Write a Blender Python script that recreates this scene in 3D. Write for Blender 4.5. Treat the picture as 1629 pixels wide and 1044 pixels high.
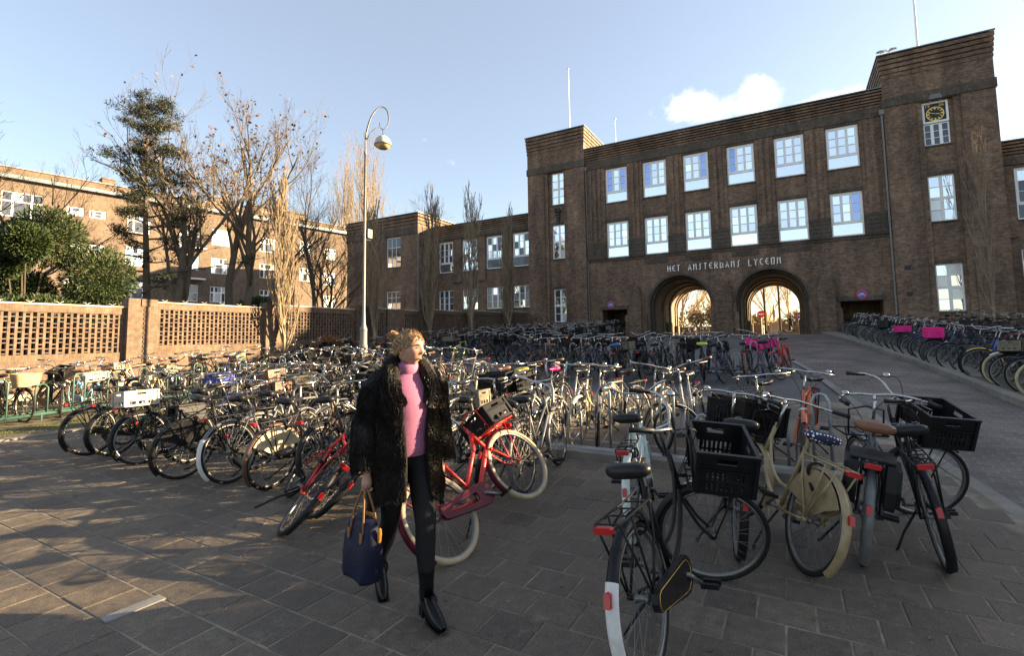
import bpy, bmesh, math, random
import numpy as np
from mathutils import Vector, Matrix
S = bpy.context.scene
for _o in list(bpy.data.objects): bpy.data.objects.remove(_o)
R = math.radians
# ------------------------------------------------------------------ camera
cam_d = bpy.data.cameras.new('camera'); cam = bpy.data.objects.new('camera', cam_d)
S.collection.objects.link(cam); S.camera = cam
YAW, PIT, ROL, EYE = -0.5096, 0.0813, -0.0137, 1.62
FW = Vector((math.sin(YAW)*math.cos(PIT), math.cos(YAW)*math.cos(PIT), math.sin(PIT)))
_r0 = Vector((math.cos(YAW), -math.sin(YAW), 0)); _u0 = _r0.cross(FW)
RT = _r0*math.cos(ROL)+_u0*math.sin(ROL); UP = _u0*math.cos(ROL)-_r0*math.sin(ROL)
cam.matrix_world = Matrix(((RT.x, UP.x, -FW.x, 0), (RT.y, UP.y, -FW.y, 0), (RT.z, UP.z, -FW.z, EYE), (0, 0, 0, 1)))
cam_d.sensor_width = 36; cam_d.lens = 786.17/1629*36
cam_d.shift_x = 0.0; cam_d.shift_y = -48.7/1629
cam_d.clip_start = 0.05; cam_d.clip_end = 3000
def depth(p): return (Vector(p)-Vector((0, 0, EYE))).dot(FW)
# ------------------------------------------------------------------ sky and sun
SUN_AZ, SUN_EL = R(54), R(15)
W = bpy.data.worlds.new('World'); S.world = W; W.use_nodes = True
nt = W.node_tree; nt.nodes.clear()
def wn(t, **k):
    n = nt.nodes.new(t)
    for a, b in k.items(): setattr(n, a, b)
    return n
sky = wn('ShaderNodeTexSky', sky_type='NISHITA', sun_disc=False, sun_elevation=SUN_EL, sun_rotation=SUN_AZ,
         air_density=1.0, dust_density=1.0, ozone_density=1.0, altitude=0)
bg = wn('ShaderNodeBackground'); bg.inputs[1].default_value = 0.050
out = wn('ShaderNodeOutputWorld')
# a few small fair-weather clouds low over the roofs, made of noise on the sky direction
tc = wn('ShaderNodeTexCoord')
noi = wn('ShaderNodeTexNoise'); noi.inputs['Scale'].default_value = 13; noi.inputs['Detail'].default_value = 9; noi.inputs['Roughness'].default_value = .6
nt.links.new(tc.outputs['Generated'], noi.inputs['Vector'])
def cloud(dirv, size, squash, amp):
    d = Vector(dirv).normalized()
    sub = wn('ShaderNodeVectorMath', operation='SUBTRACT'); sub.inputs[1].default_value = d
    nt.links.new(tc.outputs['Generated'], sub.inputs[0])
    mul = wn('ShaderNodeVectorMath', operation='MULTIPLY'); mul.inputs[1].default_value = (1/size, 1/size, squash/size)
    nt.links.new(sub.outputs[0], mul.inputs[0])
    ln = wn('ShaderNodeVectorMath', operation='LENGTH'); nt.links.new(mul.outputs[0], ln.inputs[0])
    mr = wn('ShaderNodeMapRange'); mr.inputs[1].default_value = 0; mr.inputs[2].default_value = 1; mr.inputs[3].default_value = amp; mr.inputs[4].default_value = 0
    nt.links.new(ln.outputs['Value'], mr.inputs[0])
    return mr.outputs[0]
def pixdir(x, y): return FW+RT*((x-814.02)/786.17)-UP*((y-473.31)/786.17)
msk = None
for a in [(pixdir(1105, 172), .15, 2.9, .43), (pixdir(1190, 162), .14, 2.6, .46), (pixdir(1310, 170), .18, 4.2, .47), (pixdir(820, 282), .05, 3.0, .20), (pixdir(1680, 215), .2, 3.0, .25), (pixdir(-500, 190), .22, 3.4, .36), (pixdir(-900, 300), .3, 4.2, .3)]:
    c = cloud(*a)
    if msk is None: msk = c
    else:
        mx = wn('ShaderNodeMath', operation='MAXIMUM'); nt.links.new(msk, mx.inputs[0]); nt.links.new(c, mx.inputs[1]); msk = mx.outputs[0]
ad = wn('ShaderNodeMath', operation='ADD'); nt.links.new(msk, ad.inputs[0]); nt.links.new(noi.outputs['Fac'], ad.inputs[1])
rmp = wn('ShaderNodeMapRange'); rmp.interpolation_type = 'SMOOTHSTEP'
rmp.inputs[1].default_value = .68; rmp.inputs[2].default_value = 1.0
nt.links.new(ad.outputs[0], rmp.inputs[0])
mixc = wn('ShaderNodeMix', data_type='RGBA'); mixc.inputs['B'].default_value = (7.6, 7.2, 6.7, 1)
# thin high veil that pales the whole dome evenly
veil = wn('ShaderNodeMix', data_type='RGBA'); veil.inputs['Factor'].default_value = .18; veil.inputs['B'].default_value = (5.1, 5.1, 5.5, 1)
nt.links.new(sky.outputs[0], veil.inputs['A'])
nt.links.new(rmp.outputs[0], mixc.inputs['Factor']); nt.links.new(veil.outputs['Result'], mixc.inputs['A'])
nt.links.new(mixc.outputs['Result'], bg.inputs[0]); nt.links.new(bg.outputs[0], out.inputs[0])
sun_d = bpy.data.lights.new('sun', 'SUN'); sun_d.energy = 5.0; sun_d.angle = R(.53); sun_d.color = (1.0, .76, .46)
sun = bpy.data.objects.new('sun', sun_d); S.collection.objects.link(sun)
SUNV = Vector((math.sin(SUN_AZ)*math.cos(SUN_EL), math.cos(SUN_AZ)*math.cos(SUN_EL), math.sin(SUN_EL)))
sun.rotation_euler = SUNV.to_track_quat('Z', 'Y').to_euler(); sun.location = SUNV*60
S.view_settings.view_transform = 'Standard'; S.view_settings.look = 'None'; S.view_settings.gamma = 1
S.view_settings.exposure = 2.52; S.view_settings.use_curve_mapping = False
S.render.engine = 'CYCLES'
# ------------------------------------------------------------------ helpers
COL = S.collection
class MB:
    """collects faces, then links them as one mesh object"""
    def __init__(s): s.v = []; s.f = []
    def add(s, vs, fs):
        o = len(s.v); s.v.extend([tuple(v) for v in vs]); s.f.extend([tuple(i+o for i in f) for f in fs]); return s
    def quad(s, a, b, c, d): return s.add([a, b, c, d], [(0, 1, 2, 3)])
    def box(s, x0, x1, y0, y1, z0, z1):
        return s.add([(x0, y0, z0), (x1, y0, z0), (x1, y1, z0), (x0, y1, z0), (x0, y0, z1), (x1, y0, z1), (x1, y1, z1), (x0, y1, z1)],
                     [(3, 2, 1, 0), (4, 5, 6, 7), (0, 1, 5, 4), (1, 2, 6, 5), (2, 3, 7, 6), (3, 0, 4, 7)])
    def obox(s, M, sx, sy, sz):
        c = [M @ Vector((i*sx/2, j*sy/2, k*sz/2)) for k in (-1, 1) for j in (-1, 1) for i in (-1, 1)]
        return s.add(c, [(0, 2, 3, 1), (4, 5, 7, 6), (0, 1, 5, 4), (1, 3, 7, 5), (3, 2, 6, 7), (2, 0, 4, 6)])
    def tube(s, pts, rad, n=8, caps=True, closed=False):
        pts = [Vector(p) for p in pts]; m = len(pts)
        if not hasattr(rad, '__len__'): rad = [rad]*m
        base = len(s.v); prev = None
        for i, p in enumerate(pts):
            if closed: t = pts[(i+1) % m]-pts[i-1]
            else: t = pts[min(i+1, m-1)]-pts[max(i-1, 0)]
            if t.length < 1e-9: t = Vector((0, 0, 1))
            t.normalize()
            if prev is None:
                a = Vector((0, 0, 1)) if abs(t.z) < .9 else Vector((1, 0, 0)); u = t.cross(a).normalized()
            else:
                u = prev-t*prev.dot(t)
                u = u.normalized() if u.length > 1e-6 else t.orthogonal().normalized()
            prev = u; w = t.cross(u)
            for k in range(n):
                q = p+(u*math.cos(2*math.pi*k/n)+w*math.sin(2*math.pi*k/n))*rad[i]; s.v.append((q.x, q.y, q.z))
        for i in range(m if closed else m-1):
            a = base+i*n; b = base+((i+1) % m)*n
            for k in range(n): s.f.append((a+k, a+(k+1) % n, b+(k+1) % n, b+k))
        if caps and not closed and n > 2:
            s.f.append(tuple(base+k for k in reversed(range(n)))); s.f.append(tuple(base+(m-1)*n+k for k in range(n)))
        return s
    def lathe(s, prof, n=16, c=(0, 0, 0), axis='z', closed=False):
        base = len(s.v); m = len(prof)
        for r, h in prof:
            for k in range(n):
                a = 2*math.pi*k/n; x, y = r*math.cos(a), r*math.sin(a)
                p = (x, y, h) if axis == 'z' else ((x, h, y) if axis == 'y' else (h, x, y))
                s.v.append((c[0]+p[0], c[1]+p[1], c[2]+p[2]))
        for i in range(m if closed else m-1):
            j = (i+1) % m
            for k in range(n): s.f.append((base+i*n+k, base+i*n+(k+1) % n, base+j*n+(k+1) % n, base+j*n+k))
        return s
    def prism(s, poly, fn, d0, d1):
        n = len(poly); vs = [fn(a, b, d0) for a, b in poly]+[fn(a, b, d1) for a, b in poly]
        return s.add(vs, [tuple(range(n-1, -1, -1)), tuple(range(n, 2*n))]+[(i, (i+1) % n, (i+1) % n+n, i+n) for i in range(n)])
    def mesh(s, name, smooth=False):
        me = bpy.data.meshes.new(name); me.from_pydata(s.v, [], s.f); me.update()
        if smooth: me.polygons.foreach_set('use_smooth', [True]*len(me.polygons))
        return me
    def fix(s, me):
        b = bmesh.new(); b.from_mesh(me); bmesh.ops.recalc_face_normals(b, faces=b.faces); b.to_mesh(me); b.free(); return me
    def build(s, name, mat, parent=None, smooth=False, fix=True):
        me = s.mesh(name, smooth)
        if fix: s.fix(me)
        return put(name, me, mat, parent)
def put(name, me, mat, parent=None, M=None):
    """an object of this mesh; the material sits on the object so that mesh data can be shared"""
    o = bpy.data.objects.new(name, me); COL.objects.link(o)
    if len(me.materials) == 0: me.materials.append(mat)
    if o.material_slots:
        if me.materials[0] is not mat: o.material_slots[0].link = 'OBJECT'; o.material_slots[0].material = mat
    if parent is not None: o.parent = parent
    if M is not None: o.matrix_basis = M
    return o
def empty(name, loc=(0, 0, 0), rz=0, M=None):
    o = bpy.data.objects.new(name, None); COL.objects.link(o); o.empty_display_size = .2
    if M is not None: o.matrix_basis = M
    else: o.location = loc; o.rotation_euler = (0, 0, rz)
    return o
def tag(o, label=None, cat=None, group=None, kind=None):
    if label: o['label'] = label
    if cat: o['category'] = cat
    if group: o['group'] = group
    if kind: o['kind'] = kind
    return o
def stuff(o): o['kind'] = 'stuff'; return o
def gz(y):
    if y <= 4: return 0.0
    if y < 6: return .0575*(y-4)**2/4
    return min(.0575*(y-5), 1.62)
# ------------------------------------------------------------------ materials
class NT:
    def __init__(s, name):
        s.m = bpy.data.materials.new(name); s.m.use_nodes = True; s.t = s.m.node_tree; s.t.nodes.clear()
        s.o = s.n('ShaderNodeOutputMaterial'); s.b = s.n('ShaderNodeBsdfPrincipled'); s.l(s.b.outputs[0], s.o.inputs[0])
    def n(s, t, **k):
        x = s.t.nodes.new(t)
        for a, b in k.items(): setattr(x, a, b)
        return x
    def l(s, a, b): s.t.links.new(a, b)
    def math(s, op, a, b=None, c=None):
        x = s.n('ShaderNodeMath', operation=op)
        for i, v in enumerate((a, b, c)):
            if v is None: continue
            if hasattr(v, 'node'): s.l(v, x.inputs[i])
            else: x.inputs[i].default_value = v
        return x.outputs[0]
    def mix(s, f, a, b, blend='MIX'):
        x = s.n('ShaderNodeMix', data_type='RGBA', blend_type=blend)
        for k, v in (('Factor', f), ('A', a), ('B', b)):
            if hasattr(v, 'node'): s.l(v, x.inputs[k])
            elif k == 'Factor': x.inputs[k].default_value = v
            else: x.inputs[k].default_value = (*v[:3], 1)
        return x.outputs['Result']
    def noise(s, scale, detail=4, vec=None, rough=.55):
        x = s.n('ShaderNodeTexNoise'); x.inputs['Scale'].default_value = scale; x.inputs['Detail'].default_value = detail; x.inputs['Roughness'].default_value = rough
        if vec is not None: s.l(vec, x.inputs['Vector'])
        return x.outputs['Fac']
    def ramp(s, f, lo, hi, a=0., b=1.):
        x = s.n('ShaderNodeMapRange'); s.l(f, x.inputs[0])
        for i, v in enumerate((lo, hi, a, b)): x.inputs[i+1].default_value = v
        return x.outputs[0]
    def bump(s, h, strength=.3, dist=.01):
        x = s.n('ShaderNodeBump'); x.inputs['Strength'].default_value = strength; x.inputs['Distance'].default_value = dist
        s.l(h, x.inputs['Height']); s.l(x.outputs[0], s.b.inputs['Normal'])
    def set(s, **k):
        for a, v in k.items():
            i = s.b.inputs[a.replace('_', ' ')]
            if hasattr(v, 'node'): s.l(v, i)
            else: i.default_value = (*v, 1) if isinstance(v, tuple) and len(v) == 3 else v
        return s.m
    def objco(s): return s.n('ShaderNodeTexCoord').outputs['Object']
    def pos(s): return s.n('ShaderNodeNewGeometry').outputs['Position']
def plain(name, col, rough=.5, metal=0., var=.12, scale=9., coat=0., bumpy=0.):
    k = NT(name); co = k.objco(); f = k.noise(scale, 5, co)
    rnd = k.n('ShaderNodeObjectInfo').outputs['Random']
    v = k.math('ADD', k.ramp(f, .3, .7, 1-var, 1+var), k.ramp(rnd, 0, 1, -var*.5, var*.5))
    hs = k.n('ShaderNodeHueSaturation'); hs.inputs['Color'].default_value = (*col, 1); k.l(v, hs.inputs['Value'])
    if bumpy: k.bump(k.noise(scale*8, 4, co), .4, bumpy)
    k.set(Base_Color=hs.outputs[0], Roughness=k.ramp(f, .3, .7, max(.02, rough-.08), min(1, rough+.1)), Metallic=metal)
    if max(col) < .035 and not metal: k.b.inputs['Specular IOR Level'].default_value = .22; coat *= .25
    if coat: k.b.inputs['Coat Weight'].default_value = coat; k.b.inputs['Coat Roughness'].default_value = .12
    return k.m
def wallco(k):
    """wall coordinates in metres: along the wall, up the wall (whichever way the wall faces)"""
    g = k.n('ShaderNodeNewGeometry'); p = k.n('ShaderNodeSeparateXYZ'); n = k.n('ShaderNodeSeparateXYZ')
    k.l(g.outputs['Position'], p.inputs[0]); k.l(g.outputs['True Normal'], n.inputs[0])
    ax = k.math('ABSOLUTE', n.outputs[0]); ay = k.math('ABSOLUTE', n.outputs[1]); az = k.math('ABSOLUTE', n.outputs[2])
    sel = k.math('GREATER_THAN', ax, ay)
    u = k.math('ADD', k.math('MULTIPLY', p.outputs[0], k.math('SUBTRACT', 1., sel)), k.math('MULTIPLY', p.outputs[1], sel))
    top = k.math('GREATER_THAN', az, .75)
    v = k.math('ADD', k.math('MULTIPLY', p.outputs[2], k.math('SUBTRACT', 1., top)), k.math('MULTIPLY', p.outputs[1], top))
    c = k.n('ShaderNodeCombineXYZ'); k.l(u, c.inputs[0]); k.l(v, c.inputs[1])
    return c.outputs[0], p.outputs[2], g.outputs['Position']
def brickmat(name, c1, c2, mortar, bw=.22, rh=.064, ms=.010, stain=.35, bs=.5, squash=1., rotate=False, rough=.85):
    k = NT(name); uv, z, pos = wallco(k)
    if rotate:
        r = k.n('ShaderNodeVectorRotate', rotation_type='Z_AXIS'); r.inputs['Angle'].default_value = math.pi/2; k.l(uv, r.inputs['Vector']); uv = r.outputs[0]
    b = k.n('ShaderNodeTexBrick'); b.offset = .5; k.l(uv, b.inputs['Vector'])
    b.inputs['Scale'].default_value = 1; b.inputs['Mortar Size'].default_value = ms; b.inputs['Mortar Smooth'].default_value = .2
    b.inputs['Brick Width'].default_value = bw; b.inputs['Row Height'].default_value = rh; b.inputs['Bias'].default_value = -.1
    b.inputs['Color1'].default_value = (*c1, 1); b.inputs['Color2'].default_value = (*c2, 1); b.inputs['Mortar'].default_value = (*mortar, 1)
    # patches: big weathering clouds and streaks running down
    mp = k.n('ShaderNodeMapping'); mp.inputs['Scale'].default_value = (1.2, 1.2, .18); k.l(pos, mp.inputs[0])
    st = k.noise(1.0, 5, mp.outputs[0]); big = k.noise(.55, 4, pos); fine = k.noise(7, 3, pos)
    f = k.math('MULTIPLY', k.ramp(st, .3, .75, 1+stain*.5, 1-stain), k.ramp(big, .3, .7, 1-stain*.4, 1+stain*.4))
    f = k.math('MULTIPLY', k.math('MULTIPLY', f, k.ramp(fine, .25, .75, .66, 1.34)), k.ramp(k.noise(2.3, 5, pos, .7), .3, .7, .78, 1.22))
    hs = k.n('ShaderNodeHueSaturation'); k.l(b.outputs['Color'], hs.inputs['Color']); k.l(f, hs.inputs['Value'])
    k.bump(k.math('ADD', k.math('MULTIPLY', b.outputs['Fac'], -1.), k.math('MULTIPLY', fine, .4)), bs, .012)
    return k.set(Base_Color=hs.outputs[0], Roughness=rough)
M = {}
M['brick'] = brickmat('dark_brick', (.265, .155, .090), (.120, .070, .043), (.115, .097, .08), stain=.55)
M['brick_soldier'] = brickmat('dark_soldier_brick', (.122, .092, .064), (.078, .057, .042), (.07, .06, .05), bw=.22, rh=.064, rotate=True, stain=.4)
M['brick_arch'] = brickmat('arch_brick', (.16, .11, .075), (.095, .065, .046), (.08, .07, .06), stain=.3)
M['brick_passage'] = brickmat('ochre_passage_brick', (.20, .148, .088), (.15, .108, .063), (.15, .118, .08), stain=.2)
M['brick_tan'] = brickmat('tan_brick', (.160, .108, .072), (.115, .078, .052), (.14, .115, .088), stain=.22)
M['brick_wall'] = brickmat('garden_wall_brick', (.158, .098, .064), (.110, .068, .044), (.132, .105, .078), stain=.26, bs=.8)
M['brick_wall_soldier'] = brickmat('garden_wall_soldier', (.158, .095, .058), (.11, .064, .039), (.125, .096, .067), rotate=True, stain=.26, bs=.8)
M['white_paint'] = plain('white_paint', (.86, .85, .82), .45, var=.06, scale=3)
M['coping'] = plain('coping_stone', (.42, .38, .31), .85, var=.25, scale=4, bumpy=.004)
M['lead'] = plain('lead_flashing', (.16, .19, .20), .5, .3, var=.2, scale=2)
M['pipe'] = plain('drain_pipe_zinc', (.17, .165, .155), .6, .2, var=.2)
M['black_iron'] = plain('black_iron', (.02, .02, .022), .5, .2)
M['gold'] = plain('gilding', (.75, .5, .12), .35, .7)
M['dark_int'] = plain('dark_opening', (.012, .011, .010), .9)
def glassmat(name, col, metal, rough=.03):
    k = NT(name); co = k.pos(); k.bump(k.noise(2.2, 2, co), .06, .05)
    r = k.n('ShaderNodeObjectInfo').outputs['Random']
    c = k.mix(r, tuple(x*.86 for x in col), col)
    return k.set(Base_Color=c, Metallic=metal, Roughness=rough)
M['glass'] = glassmat('window_glass', (.93, .96, 1.0), .97)
M['glass_blue_refl'] = glassmat('blue_reflection_glass', (.34, .44, .72), .9)  # blue tint paints the darker reflection of casements standing open at an angle
M['glass_dark'] = glassmat('dark_window_glass', (.10, .11, .13), .35)
M['blind'] = glassmat('window_over_pale_blind', (.74, .76, .76), .25, .15)
# ------------------------------------------------------------------ ground and paving
def groundmat(name, c1, c2, scale=3., rough=.9, speck=.25, bump=.004):
    k = NT(name); p = k.pos(); a = k.noise(scale, 6, p); b = k.noise(.35, 4, p); s = k.noise(160, 2, p)
    c = k.mix(k.ramp(a, .3, .7), c1, c2)
    v = k.math('MULTIPLY', k.ramp(b, .3, .7, .75, 1.25), k.ramp(s, .3, .7, 1-speck, 1+speck))
    hs = k.n('ShaderNodeHueSaturation'); k.l(c, hs.inputs['Color']); k.l(v, hs.inputs['Value'])
    k.bump(k.math('ADD', s, k.math('MULTIPLY', a, 2.)), .5, bump)
    return k.set(Base_Color=hs.outputs[0], Roughness=rough)
M['earth'] = groundmat('sandy_paving', (.17, .135, .095), (.115, .098, .078), 1.3)
M['asphalt'] = groundmat('grey_asphalt', (.115, .107, .098), (.085, .08, .075), 2.)
M['joint'] = groundmat('sand_in_joints', (.27, .225, .165), (.11, .09, .064), 6., bump=.006)
M['kerb'] = groundmat('kerb_concrete', (.24, .22, .185), (.16, .145, .12), 4.)
M['moss'] = groundmat('mossy_soil', (.075, .07, .028), (.12, .095, .05), 3., bump=.02)
def slabmat():
    k = NT('concrete_slab'); p = k.pos(); oi = k.n('ShaderNodeObjectInfo').outputs['Random']; ri = k.n('ShaderNodeNewGeometry').outputs['Random Per Island']
    r = k.math('FRACT', k.math('ADD', oi, ri))
    s = k.noise(130, 3, p, .7); m = k.noise(14, 5, p); b = k.noise(.8, 5, p); w = k.noise(3.2, 6, p, .7)
    col = k.mix(r, (.140, .110, .078), (.090, .071, .052))
    col = k.mix(k.ramp(w, .60, .72), col, (.20, .165, .115))          # sand trodden over the slabs
    col = k.mix(k.ramp(b, .35, .75, 0, .5), col, (.038, .031, .024))
    sp = k.n('ShaderNodeTexVoronoi'); sp.inputs['Scale'].default_value = 7; k.l(p, sp.inputs['Vector'])
    col = k.mix(k.math('MULTIPLY', k.math('LESS_THAN', sp.outputs['Distance'], .055), .55), col, (.26, .25, .23))  # trodden chewing gum
    v = k.math('MULTIPLY', k.ramp(s, .28, .72, .42, 1.65), k.ramp(m, .3, .7, .72, 1.28))
    hs = k.n('ShaderNodeHueSaturation'); k.l(col, hs.inputs['Color']); k.l(v, hs.inputs['Value'])
    k.bump(k.math('ADD', s, k.math('MULTIPLY', m, 1.6)), .65, .004)
    return k.set(Base_Color=hs.outputs[0], Roughness=k.ramp(m, .3, .7, .62, .88))
M['slab'] = slabmat()
def pavermat(name, c1, c2, mortar, bw, rh, ang=0.):
    k = NT(name); p = k.pos(); r = k.n('ShaderNodeVectorRotate', rotation_type='Z_AXIS'); r.inputs['Angle'].default_value = ang; k.l(p, r.inputs['Vector'])
    b = k.n('ShaderNodeTexBrick'); k.l(r.outputs[0], b.inputs['Vector']); b.inputs['Scale'].default_value = 1
    b.inputs['Mortar Size'].default_value = .006; b.inputs['Brick Width'].default_value = bw; b.inputs['Row Height'].default_value = rh
    b.inputs['Color1'].default_value = (*c1, 1); b.inputs['Color2'].default_value = (*c2, 1); b.inputs['Mortar'].default_value = (*mortar, 1)
    f = k.noise(.9, 5, p); s = k.noise(120, 2, p)
    v = k.math('MULTIPLY', k.ramp(f, .3, .7, .55, 1.45), k.ramp(s, .3, .7, .75, 1.25))
    hs = k.n('ShaderNodeHueSaturation'); k.l(b.outputs['Color'], hs.inputs['Color']); k.l(v, hs.inputs['Value'])
    k.bump(k.math('ADD', k.math('MULTIPLY', b.outputs['Fac'], -1.), k.math('MULTIPLY', s, .3)), .6, .008)
    return k.set(Base_Color=hs.outputs[0], Roughness=.72)
M['road'] = pavermat('road_clinker', (.150, .115, .098), (.085, .068, .06), (.20, .175, .14), .21, .105, R(4))
M['tile_far'] = pavermat('far_paving_slab', (.115, .103, .09), (.085, .078, .072), (.2, .175, .14), .3, .3)

YS = [-60, -10, 0, 2, 4, 4.5, 5, 5.5, 6, 8, 10, 12, 14, 16, 18, 20, 22, 24, 26, 28, 30, 32, 33.1739, 34, 40, 46, 60, 90, 200, 700]
def sheet(name, mat, lo, hi, ys, dz, kind='structure', parent=None):
    m = MB(); 
    for i, y in enumerate(ys):
        m.v += [(lo(y), y, gz(y)+dz), (hi(y), y, gz(y)+dz)]
    m.f += [(2*i, 2*i+1, 2*i+3, 2*i+2) for i in range(len(ys)-1)]
    o = m.build(name, mat, parent)
    for p in o.data.polygons:
        if p.normal.z < 0: o.data.flip_normals(); break
    if kind: o['kind'] = kind
    return o
def lerp_tab(tab):
    def f(y):
        if y <= tab[0][0]: return tab[0][1]
        for (a, b), (c, d) in zip(tab, tab[1:]):
            if y <= c: return b+(d-b)*(y-a)/(c-a)
        return tab[-1][1]
    return f
def ysteps(a, b, extra=()):
    return sorted(set([a, b]+[y for y in YS if a < y < b]+[a+(b-a)*i/12 for i in range(13)]+list(extra)))
road_l = lerp_tab([(-4, 4.4), (2, 2.7), (4, 2.15), (6.1, 1.73), (7.6, 1.48), (9.5, 1.27), (12, .98), (16.2, .52), (22, -.5), (28, -1.8), (33, -2.95), (60, -2.95)])
road_r = lerp_tab([(-4, 7.2), (4, 3.75), (8, 3.42), (11.3, 3.31), (13.9, 3.23), (17.7, 3.06), (23.5, 2.6), (32, 1.66), (34, 1.55), (60, 1.5)])
gnd = sheet('ground', M['earth'], lambda y: -700, lambda y: 700, YS, -.05)
asp = sheet('path', M['asphalt'], lambda y: -17.2, lambda y: road_l(y)-.1, ysteps(11.0, 60), -.03)
road = sheet('road', M['road'], lambda y: road_l(y)+.12, lambda y: road_r(y), ysteps(-4, 60), -.026)
def kerb_curve(name, f, side, w, h, y0, y1, label=None):
    m = MB(); ys = ysteps(y0, y1, [y0+.8*i for i in range(int((y1-y0)/.8))]); prof = [(0, -.06), (0, h-.02), (.02, h), (w, h), (w, -.06)]
    for y in ys:
        for a, b in prof: m.v.append((f(y)+side*a, y, gz(y)+b))
    k = len(prof)
    for i in range(len(ys)-1):
        for j in range(k-1): m.f.append((i*k+j, i*k+j+1, (i+1)*k+j+1, (i+1)*k+j))
    o = m.build(name, M['kerb']); o['kind'] = 'structure'; return o
kerb_curve('kerb', road_r, 1, .16, .11, 2, 34.2)
gut = sheet('gutter', M['tile_far'], lambda y: road_l(y)-.02, lambda y: road_l(y)+.12, ysteps(-4, 33), -.018)
band = sheet('kerb_band', M['kerb'], lambda y: road_l(y)-.18, lambda y: road_l(y)-.02, ysteps(-4, 33), -.004)
verge = sheet('verge', M['moss'], lambda y: road_r(y)+.16, lambda y: 11.5, ysteps(2, 34), .075)
walkr = sheet('footway', M['kerb'], lambda y: road_r(y)+.16, lambda y: road_r(y)+.75+.0*y, ysteps(14.5, 34), .085)
strip = sheet('moss_strip', M['moss'], lambda y: -17.9, lambda y: -11.75, ysteps(1, 11), .02)
def rect_kerb(name, x0, x1, y0, y1, h=.1, axis='x'):
    m = MB(); n = max(1, int(round((x1-x0 if axis == 'x' else y1-y0)/1.0)))
    for i in range(n):
        if axis == 'x':
            a, b = x0+(x1-x0)*i/n, x0+(x1-x0)*(i+1)/n; z = gz((y0+y1)/2); m.box(a+.003, b-.003, y0, y1, z-.06, z+h)
        else:
            a, b = y0+(y1-y0)*i/n, y0+(y1-y0)*(i+1)/n; z = gz((a+b)/2); m.box(x0, x1, a+.003, b-.003, z-.06, z+h)
    o = m.build(name, M['kerb']); o['kind'] = 'structure'
    bv = o.modifiers.new('edge', 'BEVEL'); bv.width = .012; bv.segments = 2; return o
rect_kerb('kerb', -11.75, -11.55, -1, 11, .035, 'y')
rect_kerb('kerb', -4.9, .55, 6.02, 6.2, .10)
isl = sheet('rack_island', M['earth'], lambda y: -4.9, lambda y: .55, ysteps(6.2, 8.9), .055)
# one slab mesh shared by every slab
def slab_mesh(w, d):
    m = MB(); c = .008; h = .03
    def ring(i, z): return [(-w/2+i, -d/2+i, z), (w/2-i, -d/2+i, z), (w/2-i, d/2-i, z), (-w/2+i, d/2-i, z)]
    m.v = ring(0, -h)+ring(0, -.006)+ring(c, 0)
    m.f = [(8, 9, 10, 11)]+[(a+i, a+(i+1) % 4, a+4+(i+1) % 4, a+4+i) for a in (0, 4) for i in range(4)]
    return m.fix(m.mesh('slab'))
pave = sheet('pavement', M['joint'], lambda y: -11.56, lambda y: road_l(y)-.18, ysteps(-4, 11.0), -.0045)
slab_me = slab_mesh(.2942, .2942); slab_me.materials.append(M['slab'])
rng = random.Random(4); cells = []
for n in range(-14, 33):
    yc = 1.46+.3*n+.15
    if yc < -1.5 or yc > 10.6: continue
    for q in range(-40, 22):
        xc = -1.75+.3*q+.15+(.15 if n % 2 else 0)
        if xc < -11.35 or xc > road_l(yc)-.36: continue
        if 5.93 < yc < 9 and -5.05 < xc < .7: continue
        cells.append((xc, yc))
def px_size(c):
    d = depth((c[0], c[1], 0))
    if d < .3: return -1
    w = Vector((c[0], c[1], -EYE)); u = w.dot(RT)/d*786; v = w.dot(UP)/d*786
    if abs(u) > 880 or v < -590: return -1
    return .3*.3*EYE/d**3
cells.sort(key=px_size, reverse=True)
rest = MB()
for i, (xc, yc) in enumerate(cells):
    z = gz(yc)+rng.uniform(-.0025, .0025); tx, ty = rng.gauss(0, .0035), rng.gauss(0, .0035)+math.atan(gz(yc+.1)-gz(yc-.1))*5*0+math.atan((gz(yc+.15)-gz(yc-.15))/.3)
    Mx = Matrix.Translation((xc, yc, z)) @ Matrix.Rotation(ty, 4, 'X') @ Matrix.Rotation(tx, 4, 'Y') @ Matrix.Rotation(rng.gauss(0, .004), 4, 'Z')
    if i < 299: put('slab', slab_me, M['slab'], pave, Mx)
    else: rest.add([Mx @ v.co for v in slab_me.vertices], [tuple(p.vertices) for p in slab_me.polygons])
stuff(rest.build('slab_field', M['slab'], pave, fix=False))
# the pale metal cover strip let into the paving at the left
m = MB(); m.box(-.155, .155, -.045, .045, -.01, .004)
o = m.build('paving_strip', plain('pale_stone_strip', (.24, .225, .205), .7, 0, .25)); o.location = (-3.58, 1.62, 0.002); o.rotation_euler = (0, 0, R(88))
lr = random.Random(8); lm_ = MB()
for i in range(420):
    x, y = lr.uniform(-9, 1.8), lr.uniform(.8, 6); z = gz(y)+.006; s = lr.uniform(.006, .022); a = lr.uniform(0, 6.28); c, n = math.cos(a)*s, math.sin(a)*s; t = lr.uniform(0, .008)
    lm_.add([(x-c, y-n, z), (x+n*.5, y-c*.5, z+t), (x+c, y+n, z+.002), (x-n*.5, y+c*.5, z+t)], [(0, 1, 2, 3)])
lt = lm_.build('leaf_litter', plain('leaf_litter', (.16, .10, .05), .9, var=.4), fix=False); lt['kind'] = 'stuff'; lt['label'] = 'scraps of dead leaf and litter strewn over the paving'; lt['category'] = 'litter'
tag(o, 'narrow pale strip let flat into the paving at lower left', 'paving strip')
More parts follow.
